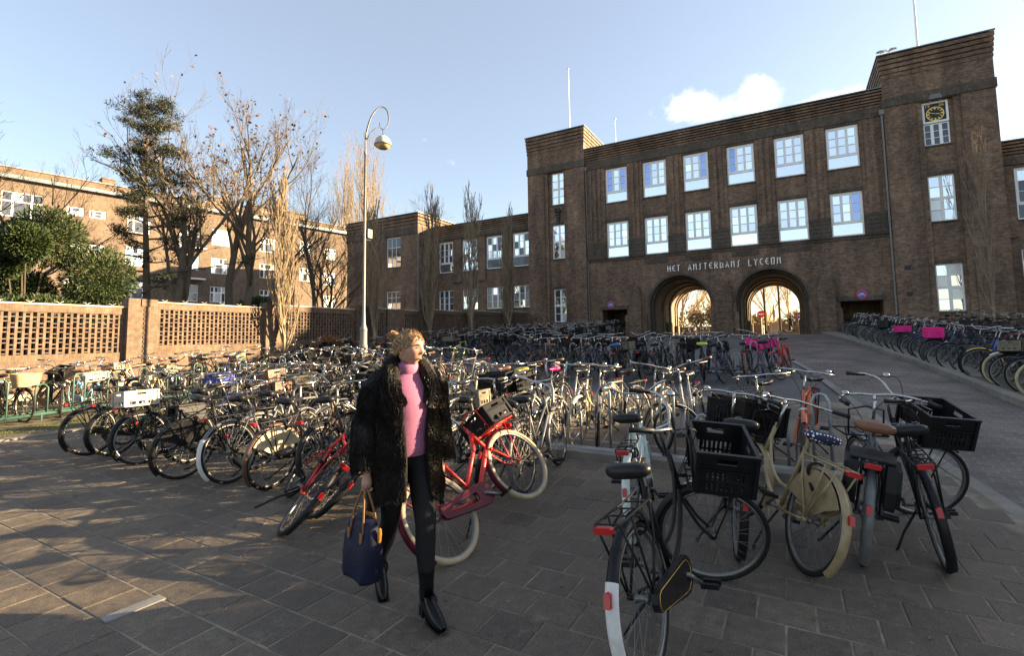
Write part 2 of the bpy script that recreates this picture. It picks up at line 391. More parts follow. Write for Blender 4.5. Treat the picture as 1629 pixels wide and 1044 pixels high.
# ------------------------------------------------------------------ the school
def wchild(o, parent): o.parent = parent; o.matrix_parent_inverse = parent.matrix_basis.inverted(); return o
def panel(mb, u0, u1, z0, z1, fn, thick, holes):
    """wall face with openings and their reveals; fn(u, z, d) -> point, d = depth into the wall"""
    us = sorted(set([u0, u1]+[h[i] for h in holes for i in (0, 1)])); zs = sorted(set([z0, z1]+[h[i] for h in holes for i in (2, 3)]))
    us = [u for u in us if u0 <= u <= u1]; zs = [z for z in zs if z0 <= z <= z1]
    hol = lambda u, z: any(h[0] < u < h[1] and h[2] < z < h[3] for h in holes)
    for a, b in zip(us, us[1:]):
        for c, d in zip(zs, zs[1:]):
            if not hol((a+b)/2, (c+d)/2): mb.quad(fn(a, c, 0), fn(b, c, 0), fn(b, d, 0), fn(a, d, 0))
    for a, b, c, d in holes:
        for p, q in (((a, c), (b, c)), ((b, c), (b, d)), ((b, d), (a, d)), ((a, d), (a, c))):
            mb.quad(fn(*p, 0), fn(*q, 0), fn(*q, thick), fn(*p, thick))
wrng = random.Random(11)
def bars_panes(u0, u1, z0, z1, kind):
    """returns (frame rects, pane rects) of a window of this kind"""
    fr, pn = [], []; w = u1-u0; h = z1-z0; e = .085
    def grid(a, b, c, d, nc, nr, mul=.03, out=.07):
        fr.extend([(a, a+out, c, d), (b-out, b, c, d), (a+out, b-out, c, c+out), (a+out, b-out, d-out, d)])
        a, b, c, d = a+out, b-out, c+out, d-out; cw = (b-a)/nc; rh = (d-c)/nr
        for i in range(1, nr): fr.append((a, b, c+rh*i-mul/2, c+rh*i+mul/2))
        for i in range(nc):
            for j in range(nr): pn.append((a+cw*i+(mul/2 if i else 0), a+cw*(i+1)-(mul/2 if i < nc-1 else 0), c+rh*j+(mul/2 if j else 0), c+rh*(j+1)-(mul/2 if j < nr-1 else 0)))
        for i in range(1, nc):
            for j in range(nr): fr.append((a+cw*i-mul/2, a+cw*i+mul/2, c+rh*j+mul/2, c+rh*(j+1)-mul/2))
    if kind == 'triple':          # three casements of 1x3 over a wide bottom light
        t = z0+h*.30; fr.extend([(u0, u0+e, z0, z1), (u1-e, u1, z0, z1), (u0+e, u1-e, z1-e, z1), (u0+e, u1-e, t-.05, t+.05)])
        cw = (w-2*e)/3
        for i in range(3): grid(u0+e+cw*i, u0+e+cw*(i+1), t+.05, z1-e, 1, 3)
        fr.append((u0+e, u1-e, z0, z0+.09)); pn.append((u0+e, u1-e, z0+.09, t-.05))
    elif kind == 'triple_flat':
        cw = w/3
        for i in range(3): grid(u0+cw*i, u0+cw*(i+1), z0, z1, 1, 3)
    elif kind == 'tall':
        m = (u0+u1)/2
        for a, b in ((u0, m), (m, u1)): grid(a, b, z0, (z0+z1)/2, 1, 2); grid(a, b, (z0+z1)/2, z1, 1, 2)
    elif kind == 'six': grid(u0, u1, z0, z1, 3, 3, .04, .08)
    elif kind == 'small':
        m = u0+w*.25; n = u1-w*.25; grid(u0, m, z0, z1, 1, 1); grid(m, n, z0, z1, 1, 2); grid(n, u1, z0, z1, 1, 1)
    elif kind == 'house':         # a house window: side lights and a middle with a transom
        a, b, t = u0+w*.27, u1-w*.27, z0+h*.62
        for p, q in ((u0, a), (a, b), (b, u1)): grid(p, q, z0, t, 1, 1, .03, .06); grid(p, q, t, z1, 2 if p == a else 1, 1, .03, .06)
    elif kind == 'two': grid(u0, (u0+u1)/2, z0, z1, 1, 2); grid((u0+u1)/2, u1, z0, z1, 1, 2)
    return fr, pn
pane_cache = {}
def window(parent, u0, u1, z0, z1, fn, set_in=.14, kind='triple', glass=None, sill=True, lights=True):
    fr, pn = bars_panes(u0, u1, z0, z1, kind); mb = MB()
    for a, b, c, d in fr:
        p = [fn(a, c, set_in-.05), fn(b, c, set_in-.05), fn(b, d, set_in-.05), fn(a, d, set_in-.05), fn(a, c, set_in+.04), fn(b, c, set_in+.04), fn(b, d, set_in+.04), fn(a, d, set_in+.04)]
        mb.add(p, [(0, 1, 2, 3), (0, 4, 5, 1), (1, 5, 6, 2), (2, 6, 7, 3), (3, 7, 4, 0)])
    w = mb.build('window', M['white_paint']); wchild(w, parent)
    if sill:
        s = MB(); pts = [(u0-.04, z0-.08), (u1+.04, z0-.08), (u1+.04, z0-.002), (u0-.04, z0-.002)]
        s.prism(pts, fn, set_in-.20, set_in+.02); s.build('sill', M['brick_soldier'], w)
    for i, (a, b, c, d) in enumerate(pn):
        t1, t2 = wrng.gauss(0, .004), wrng.gauss(0, .004)
        q = MB(); q.quad(fn(a, c, set_in-.012+t1+t2), fn(b, c, set_in-.012-t1+t2), fn(b, d, set_in-.012-t1-t2), fn(a, d, set_in-.012+t1-t2))
        g = glass if glass is not None else wrng.choice([M['glass'], M['glass'], M['glass'], M['blind']])
        if callable(g): g = g(i)
        q.build('pane', g, w)
    return w
ZG = 1.60
school = empty('school_building', (-3.8, 35, ZG))
tag(school, 'dark brown brick school with two towers and twin arched gateway', 'school')
def fy(Y): return lambda u, z, d: (u, Y+d, z)           # wall facing the camera side (-Y)
def fxp(X): return lambda u, z, d: (X-d, u, z)          # wall facing +X
def fxm(X): return lambda u, z, d: (X+d, u, z)          # wall facing -X
MAIN0, MAIN1, YF, YB = -13.0, 5.4, 35.0, 43.3
ROW = [(11.49, 14.08), (7.37, 10.02)]; WX = [(-11.43+2.793*c, -11.43+2.793*c+1.624) for c in range(6)]
ARCH = [(-6.44, 2.02), (-.90, 2.02)]; SPR = 3.70
doors = [(-11.95, -10.10, ZG-.2, 3.55), (2.72, 4.78, ZG-.2, 3.50)]
holes = [(a, b, c, d) for a, b in WX for c, d in ROW]
mb = MB(); panel(mb, MAIN0, MAIN1, 6.2, 15.1, fy(YF), .3, holes)
# lower storey: solid strips beside the arches, arched spandrels over them
xs = [MAIN0, ARCH[0][0]-2.02, ARCH[0][0]+2.02, ARCH[1][0]-2.02, ARCH[1][0]+2.02, MAIN1]
panel(mb, xs[0], xs[1], ZG-.3, 6.2, fy(YF), 1.2, [doors[0]]); panel(mb, xs[2], xs[3], ZG-.3, 6.2, fy(YF), .3, []); panel(mb, xs[4], xs[5], ZG-.3, 6.2, fy(YF), 1.2, [doors[1]])
def arch_face(mb, cx, r, Y, top, n=28):
    for i in range(n):
        a, b = math.pi*i/n, math.pi*(i+1)/n; p = (cx-r*math.cos(a), SPR+r*math.sin(a)); q = (cx-r*math.cos(b), SPR+r*math.sin(b))
        mb.quad((p[0], Y, p[1]), (q[0], Y, q[1]), (q[0], Y, top), (p[0], Y, top))
def arch_tube(mb, cx, r, y0, y1, n=28, bottom=ZG-.3):
    pts = [(cx-r, bottom)]+[(cx-r*math.cos(math.pi*i/n), SPR+r*math.sin(math.pi*i/n)) for i in range(n+1)]+[(cx+r, bottom)]
    for p, q in zip(pts, pts[1:]): mb.quad((p[0], y0, p[1]), (q[0], y0, q[1]), (q[0], y1, q[1]), (p[0], y1, p[1]))
def arch_ring(mb, cx, r0, r1, Y, n=28, bottom=ZG-.3):
    P = lambda r: [(cx-r, bottom)]+[(cx-r*math.cos(math.pi*i/n), SPR+r*math.sin(math.pi*i/n)) for i in range(n+1)]+[(cx+r, bottom)]
    A, B = P(r0), P(r1)
    for i in range(len(A)-1): mb.quad((A[i][0], Y, A[i][1]), (A[i+1][0], Y, A[i+1][1]), (B[i+1][0], Y, B[i+1][1]), (B[i][0], Y, B[i][1]))
for cx, r in ARCH: arch_face(mb, cx, r, YF, 6.2)
# back wall with the same two arches, and the roof
for cx, r in ARCH: arch_face(mb, cx, 1.66, YB, 6.2)
bx = [MAIN0, ARCH[0][0]-1.66, ARCH[0][0]+1.66, ARCH[1][0]-1.66, ARCH[1][0]+1.66, MAIN1]
for i in (0, 2, 4): panel(mb, bx[i], bx[i+1], ZG-.3, 6.2, fy(YB), .1, [])
panel(mb, MAIN0, MAIN1, 6.2, 15.1, fy(YB), .1, [])
mb.quad((MAIN0, YF, 15.1), (MAIN1, YF, 15.1), (MAIN1, YB, 15.1), (MAIN0, YB, 15.1))
wchild(mb.build('main_wall', M['brick']), school)
for cx, r in ARCH:
    m = MB(); arch_tube(m, cx, 2.02, YF, YF+.5); arch_ring(m, cx, 2.02, 1.92, YF+.5); arch_tube(m, cx, 1.92, YF+.5, YF+1.1); arch_ring(m, cx, 1.92, 1.84, YF+1.1)
    arch_ring(m, cx, 2.16, 2.02, YF-.035, bottom=SPR); 
    wchild(m.build('gate_arch', M['brick_soldier'], smooth=False), school)
    m = MB(); arch_tube(m, cx, 1.84, YF+1.1, YB-.7); arch_ring(m, cx, 1.84, 1.75, YB-.7); arch_tube(m, cx, 1.75, YB-.7, YB-.3); arch_ring(m, cx, 1.75, 1.66, YB-.3); arch_tube(m, cx, 1.66, YB-.3, YB)
    for yy in (YF+3.2, YF+5.4):   # ribs of the vault and plinths along the passage
        arch_ring(m, cx, 1.84, 1.74, yy); arch_tube(m, cx, 1.74, yy, yy+.45); arch_ring(m, cx, 1.84, 1.74, yy+.45)
    for sx in (-1, 1):
        m.box(cx+sx*1.62-.12, cx+sx*1.62+.12, YF+4.2, YF+4.9, ZG-.1, ZG+1.0); m.box(cx+sx*1.66-.12, cx+sx*1.66+.12, YB-.9, YB-.4, ZG-.1, ZG+.8)
    wchild(m.build('passage_vault', M['brick_passage']), school)
# door recesses behind the two low openings
for a, b, c, d in doors:
    m = MB(); m.quad((a-.6, YF+3.2, c), (b+.6, YF+3.2, c), (b+.6, YF+3.2, d), (a-.6, YF+3.2, d)); m.quad((a-.6, YF+1.2, d), (b+.6, YF+1.2, d), (b+.6, YF+3.2, d), (a-.6, YF+3.2, d))
    for u in (a-.6, b+.6): m.quad((u, YF+1.2, c), (u, YF+3.2, c), (u, YF+3.2, d), (u, YF+1.2, d))
    m.quad((a-.6, YF+1.2, c), (a, YF+1.2, c), (a, YF+1.2, d), (a-.6, YF+1.2, d)); m.quad((b, YF+1.2, c), (b+.6, YF+1.2, c), (b+.6, YF+1.2, d), (b, YF+1.2, d))
    wchild(m.build('side_passage', M['brick']), school)
    m = MB(); m.box(a-.12, b+.12, YF-.07, YF-.003, d, d+.26); wchild(m.build('lintel', M['brick_soldier']), school)
# buttresses beside and between the arches (each stepped)
for a, b in ((-9.85, -9.0), (-4.12, -3.14), (1.60, 2.45)):
    m = MB(); m.box(a, b, YF-.42, YF-.002, ZG-.3, 4.55); m.box(a+.08, b-.08, YF-.36, YF-.003, 4.55, 4.86); m.box(a+.16, b-.16, YF-.30, YF-.004, 4.86, 5.12)
    m.box(a-.35, a-.001, YF-.2, YF-.003, ZG-.3, 3.1); m.box(b+.001, b+.35, YF-.2, YF-.003, ZG-.3, 3.1)
    for i in range(7): m.box(a-.03, b+.03, YF-.445, YF-.42, 2.0+i*.36, 2.09+i*.36)
    wchild(m.build('buttress', M['brick']), school)
# piers between the windows, ribbed, on a dark block; spandrels stay flush with the wall
for i in range(7):
    a = MAIN0+.05 if i == 0 else WX[i-1][1]; b = MAIN1-.05 if i == 6 else WX[i][0]
    m = MB(); m.box(a+.06, b-.06, YF-.07, YF-.002, 8.60, 14.2)
    if i not in (0, 6): m.box(a+.30, a+.52, YF-.13, YF-.069, 8.60, 14.2); m.box(b-.52, b-.30, YF-.13, YF-.069, 8.60, 14.2)
    else:
        for t in (.25, .6, .95):
            if a+t+.2 < b: m.box(a+t, a+t+.2, YF-.13, YF-.069, 8.6, 14.2)
    p = wchild(m.build('pier', M['brick']), school)
    m = MB(); m.box(a+.02, b-.02, YF-.16, YF-.003, 7.30, 8.58)
    for k in range(5): m.box(a, b, YF-.185, YF-.16, 7.42+k*.25, 7.5+k*.25)
    m.build('pier_foot', M['brick_soldier'], p)
for i, (a, b) in enumerate(WX):
    for j, (c, d) in enumerate(ROW):
        w = window(school, a, b, c, d, fy(YF), kind='triple', glass=(lambda cs: (lambda i: M['glass_blue_refl'] if i < 9 and i//3 in cs else M['glass']))(wrng.choice([(), (0,), (2,), (0, 2), (), (0,), (1,)])))
        m = MB(); m.box(a-.02, b+.02, YF-.05, YF-.002, d+.02, d+.22); m.build('lintel', M['brick_soldier'], w)
# sign band, plaques and lettering
def text_mesh(s, size, depth_, sx=1., spacing=1.):
    cu = bpy.data.curves.new('lettering', 'FONT'); cu.body = s; cu.size = size; cu.extrude = depth_; cu.space_character = spacing; cu.align_x = 'LEFT'; cu.resolution_u = 2
    o = bpy.data.objects.new('tmp', cu); COL.objects.link(o); dg = bpy.context.evaluated_depsgraph_get(); me = bpy.data.meshes.new_from_object(o.evaluated_get(dg)); bpy.data.objects.remove(o)
    me.transform(Matrix.Scale(sx, 4, (1, 0, 0))); return me
# slender angular letters drawn as strokes on a 1 x 1.6 grid
GL = {'H': ['00 0F', '9F 90', '08 98'], 'E': ['9F 4E 08 00 4-1 90', '08 78'], 'T': ['0F 9F', '4F 40'], 'A': ['00 4F 90', '25 75'], 'M': ['00 1F 4A 8F 90'], 'S': ['9F 5F 5A 4F', '9F 4B 54 00'],
      'R': ['00 0F 7D 89 08', '38 90'], 'D': ['00 0F 8A 82 00'], 'L': ['0F 00 80'], 'Y': ['0F 48 9F', '48 40'], 'C': ['9F 3E 08 32 90'], 'U': ['0F 00 70 9F', '0F 9F']}
GL['S'] = ['9F 5E 4A 54 41 00']; GL['E'] = ['9F 2D 08 22 91', '08 78']
def strokes(mb, s, x, z, h, w, gap, word, Y, rad):
    for ch in s:
        if ch == ' ': x += word; continue
        for st in GL[ch]:
            pts = [(x+int(p[0])/9*w, Y, z+int(p[1], 16)/15*h) for p in st.split()]
            mb.tube(pts, rad, 6)
        x += w+gap
    return x
m = MB(); H_ = .40
strokes(m, 'HET', -7.13, 6.02, H_, .17, .145, 0, YF-.05, .034)
strokes(m, 'AMSTERDAMS', -5.77, 6.02, H_, .18, .155, 0, YF-.05, .034)
strokes(m, 'LYCEUM', -2.06, 6.02, H_, .17, .155, 0, YF-.05, .034)
wchild(m.build('lettering', plain('white_letter', (.9, .88, .82), .5)), school)
for (a, b), s in zip(((-8.72, -7.12), (-5.95, -4.25), (-3.05, -1.45), (-.30, 1.42)), ('ROMUST', 'DEHGENE', 'KAUALNE', 'DESPERARE')):
    m = MB(); m.box(a, b, YF-.04, YF-.003, 6.70, 7.05); p = wchild(m.build('plaque', M['brick_soldier']), school)
    me = text_mesh(s, .30, .012, .95, 1.1); xs_ = [v.co.x for v in me.vertices]; wd = max(xs_)-min(xs_)
    o = put('relief_lettering', me, M['brick_arch'], p, Matrix.Translation((a+.08, YF-.05, 6.77)) @ Matrix.Rotation(math.pi/2, 4, 'X') @ Matrix.Scale((b-a-.16)/wd, 4, (1, 0, 0)))
m = MB(); m.box(MAIN0+.02, MAIN1-.02, YF-.06, YF-.004, 7.12, 7.24); wchild(m.build('string_course', M['brick_soldier']), school)
def cornice(x0, x1, y0, y1, z0, z1, n, mat_band, sides='f', name='cornice', proud=.10, parent=None):
    """stepped brick ledges round a roof edge; n courses between z0 and z1, capped with lead"""
    m = MB(); h = (z1-z0)/n
    for i in range(n):
        e = proud+.035*i
        m.box(x0-(e if 'l' in sides else 0), x1+(e if 'r' in sides else 0), y0-e, y1, z0+h*i, z0+h*(i+1)-.075)
        m.box(x0-(.03 if 'l' in sides else 0), x1+(.03 if 'r' in sides else 0), y0-.03, y1-.01, z0+h*(i+1)-.075, z0+h*(i+1))
    c = wchild(m.build(name, mat_band), parent or school)
    e = proud+.035*n
    m = MB(); m.box(x0-(e if 'l' in sides else 0), x1+(e if 'r' in sides else 0), y0-e, y1+.002, z1+.002, z1+.06); m.build('lead_cap', M['lead'], c)
    return c
m = MB(); m.box(MAIN0+.01, MAIN1-.01, YF-.1, YF-.004, 14.24, 14.80); wchild(m.build('fascia', M['brick_soldier']), school)
cornice(MAIN0+.01, MAIN1-.01, YF, YB, 14.82, 15.84, 6, M['brick'])
# towers
def tower(x0, x1, side, wins):
    Y = YF-.25; mb = MB(); mid = (x0+x1)/2; rec = (mid-.98, mid+.98, ZG+.6, 14.56)
    panel(mb, x0, x1, ZG-.3, 16.3, fy(Y), .22, [rec])
    hol = [(a, b, c, d) for a, b, c, d, *_ in wins]
    panel(mb, rec[0], rec[1], rec[2], rec[3], fy(Y+.22), .25, hol)
    for X in (x0, x1): mb.quad((X, Y, ZG-.3), (X, Y+5.2, ZG-.3), (X, Y+5.2, 16.3), (X, Y, 16.3))
    mb.quad((x0, Y+5.2, ZG-.3), (x1, Y+5.2, ZG-.3), (x1, Y+5.2, 16.3), (x0, Y+5.2, 16.3)); mb.quad((x0, Y, 16.3), (x1, Y, 16.3), (x1, Y+5.2, 16.3), (x0, Y+5.2, 16.3))
    for s in (rec[0]+.001, rec[1]-.301): mb.box(s, s+.30, Y+.07, Y+.2195, rec[2], rec[3]-.001)
    t = wchild(mb.build('tower', M['brick']), school)
    m = MB(); m.box(x0-.06, x1+.06, Y-.07, Y+5.26, 14.60, 15.12); m.build('tower_band', M['brick_soldier'], t)
    m = MB()
    for i in range(5):
        e = .03+.022*i; z = 16.30+.28*i
        m.box(x0-e, x1+e, Y-e, Y+5.2+e, z+.001, z+.20); m.box(x0+.02, x1-.02, Y+.02, Y+5.18, z+.20, z+.28)
    m.build('ledges', M['brick'], t)
    m = MB(); m.box(x0-.16, x1+.16, Y-.16, Y+5.36, 17.70, 17.76); m.build('lead_cap', M['lead'], t)
    m = MB(); m.box(rec[0]-.25, rec[1]+.25, Y-.03, Y+.19, ZG+.2, ZG+.6); m.build('plinth', M['brick'], t)
    for a, b, c, d, k in wins:
        if k: 
            w = window(school, a, b, c, d, fy(Y+.22), .12, k, sill=True)
            m = MB(); m.box(a-.03, b+.03, Y+.17, Y+.218, d+.01, d+.22); m.build('lintel', M['brick_soldier'], w)
    return Y+.22
tower(-17.83, -13.0, -1, [(-15.82, -14.68, 11.96, 14.5, 'tall'), (-15.82, -14.68, 7.68, 10.35, 'tall'), (-15.80, -14.67, 2.76, 5.30, 'tall')])
TY = tower(5.4, 10.25, 1, [(7.18, 8.31, 12.02, 14.5, None), (7.17, 8.31, 7.71, 10.30, 'tall'), (7.18, 8.34, 2.73, 5.33, 'tall')])
window(school, 7.18, 8.31, 12.02, 13.28, fy(TY), .12, 'triple_flat', glass=M['glass_dark'])
# clock: gold ring, numeral marks and hands on a black board in a white frame, "19" and "26" above
ck = empty('clock', (7.745, TY+.05, 13.9)); wchild(ck, school); ck.matrix_basis = Matrix.Translation((7.745, TY+.05, 13.9))
m = MB()
for a, b, c, d in ((-.565, -.47, -.6, .6), (.47, .565, -.6, .6), (-.47, .47, -.6, -.5), (-.47, .47, .5, .6)): m.box(a, b, -.06, .05, c, d)
m.build('clock_frame', M['white_paint'], ck)
m = MB(); m.box(-.47, .47, .0, .04, -.5, .5); m.build('clock_board', M['black_iron'], ck)
m = MB(); m.lathe([(.40, -.012), (.355, -.012), (.355, -.002), (.40, -.002)], 40, (0, 0, -.08), 'y', True)
for i in range(12):
    a = i*math.pi/6; Mx = Matrix.Translation((.30*math.sin(a), -.008, -.08+.30*math.cos(a))) @ Matrix.Rotation(a, 4, 'Y'); m.obox(Mx, .045 if i % 3 else .075, .012, .10)
m.build('clock_dial', M['gold'], ck)
m = MB(); 
for L_, a, w_ in ((.33, R(-72), .028), (.24, R(102), .04)):
    Mx = Matrix.Translation((L_/2*math.sin(a)*.8, -.022, -.08+L_/2*math.cos(a)*.8)) @ Matrix.Rotation(a, 4, 'Y'); m.obox(Mx, w_, .01, L_)
m.build('clock_hands', M['gold'], ck)
for s, x in (('19', -.44), ('26', .17)):
    put('year_lettering', text_mesh(s, .24, .006), M['gold'], ck, Matrix.Translation((x, -.012, .32)) @ Matrix.Rotation(math.pi/2, 4, 'X'))
m = MB(); m.prism([(-.30, 0), (.30, 0), (.20, .26), (-.20, .26)], lambda a, b, d: (a, d, b+.66), -.38, .0)
for sx in (-.24, .24): m.lathe([(.0, -.13), (.05, -.1), (.05, -.02), (.02, 0)], 10, (sx, -.2, .66))
m.build('clock_hood', M['pipe'], ck)
# carved figure on the left tower and other small fittings
m = MB(); x, z = -15.27, 11.3; y = YF-.06
m.box(x-.22, x+.22, y-.32, y+.03, z+.02, z+.14); m.lathe([(.02, .0), (.12, .06), (.13, .18), (.06, .26), (.0, .28)], 12, (x, y-.16, z+.14)); m.box(x-.24, x-.13, y-.34, y-.14, z+.14, z+.3); m.box(x+.13, x+.24, y-.34, y-.14, z+.14, z+.3)
for i in range(4): m.box(x-.17+.02*i, x+.17-.02*i, y-.22+.03*i, y+.03, z-.2-.22*i, z-.02-.22*i)
wchild(m.build('carved_figure', plain('dark_carved_stone', (.045, .042, .04), .7)), school)
for X, Yp in ((-12.93, YF-.1), (5.3, YF-.3)):
    m = MB(); m.tube([(X, Yp, ZG-.2), (X, Yp, 14.2)], .05, 8); m.box(X-.12, X+.12, Yp-.1, Yp+.08, 14.2, 14.5)
    for z in (3.2, 5.4, 7.8, 10.2, 12.6): m.tube([(X, Yp, z), (X, Yp, z+.06)], .062, 8)
    wchild(m.build('drain_pipe', M['pipe']), school)
for (x, z) in ((5.95, 5.22), (5.95, 3.75)):
    m = MB(); m.box(x-.14, x+.14, YF-.27, YF-.252, z-.12, z+.12); wchild(m.build('vent', M['black_iron']), school)
# round no-parking signs over the side passages
def round_sign(x, y, z, r, parent):
    m = MB(); m.lathe([(0, -.02), (r, -.02), (r, .0), (0, .0)], 28, (x, y, z), 'y'); s = m.build('sign_disc', plain('sign_red', (.62, .04, .05), .4), None)
    if parent: wchild(s, parent)
    m = MB(); m.lathe([(0, -.026), (r*.82, -.026), (r*.82, -.021)], 28, (x, y, z), 'y'); m.build('sign_field', plain('sign_blue', (.03, .10, .45), .4), s)
    m = MB(); Mx = Matrix.Translation((x, y-.03, z)) @ Matrix.Rotation(R(-45), 4, 'Y'); m.obox(Mx, r*.15, .006, r*1.66)
    m.build('sign_bar', plain('sign_red_bar', (.62, .04, .05), .4), s)
    m = MB()
    for sx in (-.33, .33): m.lathe([(r*.24, -.002), (r*.19, -.002), (r*.19, .002), (r*.24, .002)], 16, (x+sx*r, y-.029, z-.14*r), 'y', True)
    for p, q in (((-.33, -.14), (-.1, .22)), ((-.1, .22), (.25, .22)), ((.25, .25), (.33, -.14)), ((-.1, .22), (0, -.14)), ((0, -.14), (.25, .22))): m.tube([(x+p[0]*r, y-.029, z+p[1]*r), (x+q[0]*r, y-.029, z+q[1]*r)], r*.035, 4)
    m.build('sign_symbol', M['white_paint'], s); return s
round_sign(-11.27, YF-.08, 3.92, .26, school); round_sign(3.78, YF-.08, 3.86, .27, school)
# wings on both sides
def wing(x0, x1, tall, name):
    Y = YF+1.0; mb = MB(); hs = []
    for a in tall: hs += [(a, a+1.62, 7.55, 10.4), (a, a+1.62, 4.1, 5.95)]
    panel(mb, x0, x1, 1.2, 10.9, fy(Y), .3, hs)
    mb.quad((x0, Y, 10.9), (x1, Y, 10.9), (x1, Y+9, 10.9), (x0, Y+9, 10.9))
    mb.quad((x0, Y+9, 1.2), (x1, Y+9, 1.2), (x1, Y+9, 10.9), (x0, Y+9, 10.9))
    w = wchild(mb.build(name, M['brick']), school)
    for a in tall:
        window(school, a, a+1.62, 7.55, 10.4, fy(Y), .14, 'triple', glass=lambda i: M['glass'] if wrng.random() < .55 else M['glass_dark']); window(school, a, a+1.62, 4.1, 5.95, fy(Y), .14, 'triple_flat', glass=lambda i: M['glass_dark'] if wrng.random() < .7 else M['glass'])
    for i in range(len(tall)+1):
        a = tall[i-1]+1.66 if i else x0+.02; b = tall[i]-.04 if i < len(tall) else x1-.02
        if b-a > .3:
            m = MB(); m.box(a, b, Y-.1, Y-.003, 7.2, 10.5); m.box(a-.03, b+.03, Y-.14, Y-.004, 6.6, 7.19); wchild(m.build('pier', M['brick']), school)
    m = MB(); m.box(x0, x1, Y-.12, Y-.003, 10.55, 10.95); wchild(m.build('fascia', M['brick_soldier']), school)
    cornice(x0, x1, Y, Y+9, 10.96, 11.84, 5, M['brick'], name='cornice')
wing(-28.3, -17.85, [-27.75, -25.15, -22.62, -19.98], 'wing')
wing(10.27, 34.0, [11.0, 13.65, 16.2, 18.8, 21.4, 24.0, 26.6, 29.2], 'wing')
# the end block of the left wing stands forward
mb = MB(); Y = 33.7; X0, X1 = -37.1, -28.32
hs = [(-32.0, -30.3, 8.15, 10.9), (-32.0, -30.3, 4.3, 5.95)]
panel(mb, X0, X1, 1.0, 11.6, fy(Y), .3, hs)
for X in (X0, X1): mb.quad((X, Y, 1), (X, Y+10, 1), (X, Y+10, 11.6), (X, Y, 11.6))
mb.quad((X0, Y+10, 1), (X1, Y+10, 1), (X1, Y+10, 11.6), (X0, Y+10, 11.6)); mb.quad((X0, Y, 11.6), (X1, Y, 11.6), (X1, Y+10, 11.6), (X0, Y+10, 11.6))
eb = wchild(mb.build('end_block', M['brick']), school)
for h in hs: window(school, *h, fy(Y), .14, 'six', glass=lambda i: M['glass_dark'] if i % 3 else M['glass'])
m = MB(); m.box(X0-.05, X1+.05, Y-.06, Y+10, 11.0, 11.58); m.build('band', M['brick_soldier'], eb)
m = MB()
for i in range(4):
    e = .03+.03*i; z = 11.60+.31*i; m.box(X0-e, X1+e, Y-e, Y+10+e, z+.002, z+.22); m.box(X0+.02, X1-.02, Y+.02, Y+9.98, z+.22, z+.31)
m.build('ledges', M['brick'], eb)
m = MB(); m.box(X0-.16, X1+.16, Y-.16, Y+10.2, 12.85, 12.9); m.build('lead_cap', M['lead'], eb)
m = MB(); m.tube([(-28.2, 33.62, 1.5), (-28.2, 33.62, 11)], .07, 8); wchild(m.build('drain_pipe', M['pipe']), school)
# flagpoles and gulls
for i, (x, y, z0, z1, r, lb) in enumerate(((-15.0, 37, 17.7, 23.9, .06, 'tall white flagpole on the left tower roof'), (-11.3, 37.5, 15.8, 18.9, .035, 'short thin white flagpole on the main roof beside the left tower'), (7.65, 37, 17.7, 24.6, .075, 'white flagpole on the clock tower roof'))):
    m = MB(); m.tube([(0, 0, 0), (0, 0, z1-z0)], [r, r*.6], 10); t = empty('flagpole', (x, y, z0)); m.build('pole', M['white_paint'], t)
    m = MB(); m.lathe([(0, -.08), (.07, -.04), (.08, .02), (.04, .08), (0, .09)], 10, (0, 0, z1-z0+.05)); m.build('finial', M['gold'], t)
    m = MB(); m.lathe([(r*2.2, 0), (r*2.2, .12), (r, .2)], 10); m.build('socket', M['pipe'], t)
    tag(t, lb, 'flagpole')
for x, lb in ((5.55, 'white gull perched nearest the corner of the clock tower roof'), (5.95, 'second gull beside it on the clock tower roof edge')):
    t = empty('gull', (x, 34.75, 17.77), R(20 if x < 5.7 else 160)); m = MB()
    prof = [(-.24, .012), (-.16, .05), (-.02, .085), (.1, .08), (.17, .05), (.21, .045), (.26, .05), (.3, .04), (.33, .01)]
    zc = [.20, .19, .18, .19, .23, .28, .31, .32, .32]
    m.tube([(a, 0, zc[i]) for i, (a, b) in enumerate(prof)], [b for a, b in prof], 8); b_ = m.build('body', M['white_paint'], t, smooth=True)
    m = MB(); m.tube([(.32, 0, .32), (.38, 0, .305)], [.014, .004], 6); m.build('beak', M['gold'], t)
    m = MB(); m.prism([(-.3, .2), (-.1, .27), (.1, .24), (.02, .16), (-.2, .17)], lambda a, b, d: (a, d, b), -.088, .088); m.build('wing', plain('gull_grey', (.25, .27, .3), .6), t)
    for s in (-.03, .03): m = MB(); m.tube([(0, s, .12), (0, s, 0)], .008, 5); m.build('leg', M['gold'], t)
    tag(t, lb, 'bird', 'gulls on the tower')
# ------------------------------------------------------------------ garden wall with open brick lattice
WX0 = -18.0
wall = empty('garden_wall', (WX0, 17, gz(17))); tag(wall, 'long tan brick garden wall with open lattice panels along the left side', 'wall')
PY = [-1.25+4.6*i for i in range(8)]; TOPS = [2.70, 2.75, 2.95, 3.08, 3.20, 3.32, 3.45, 3.60]
PY = [3.35, 7.95, 12.60, 17.25, 21.9, 26.5, 31.1, 35.2]
def lattice(m, y0, y1, z0, z1):
    n = int(round((y1-y0)/.147)); p = (y1-y0)/n; per = (z1-z0)/4; b = .032; big = (per-2*b)*.66; small = (per-2*b)*.34; x0, x1 = WX0-.16, WX0-.02
    for i in range(n+1):
        y = y0+p*i; m.box(x0, x1, y-.029, y+.029, z0, z1)
        if i == n: break
        z = z0-(b if i % 2 else per*.55)
        k = 0
        while z < z1:
            a, c = max(z, z0), min(z+b, z1)
            if c-a > .012: m.box(x0+.004, x1-.006, y+.029, y+p-.029, a, c)
            z += b+(big if k % 2 == 0 else small); k += 1
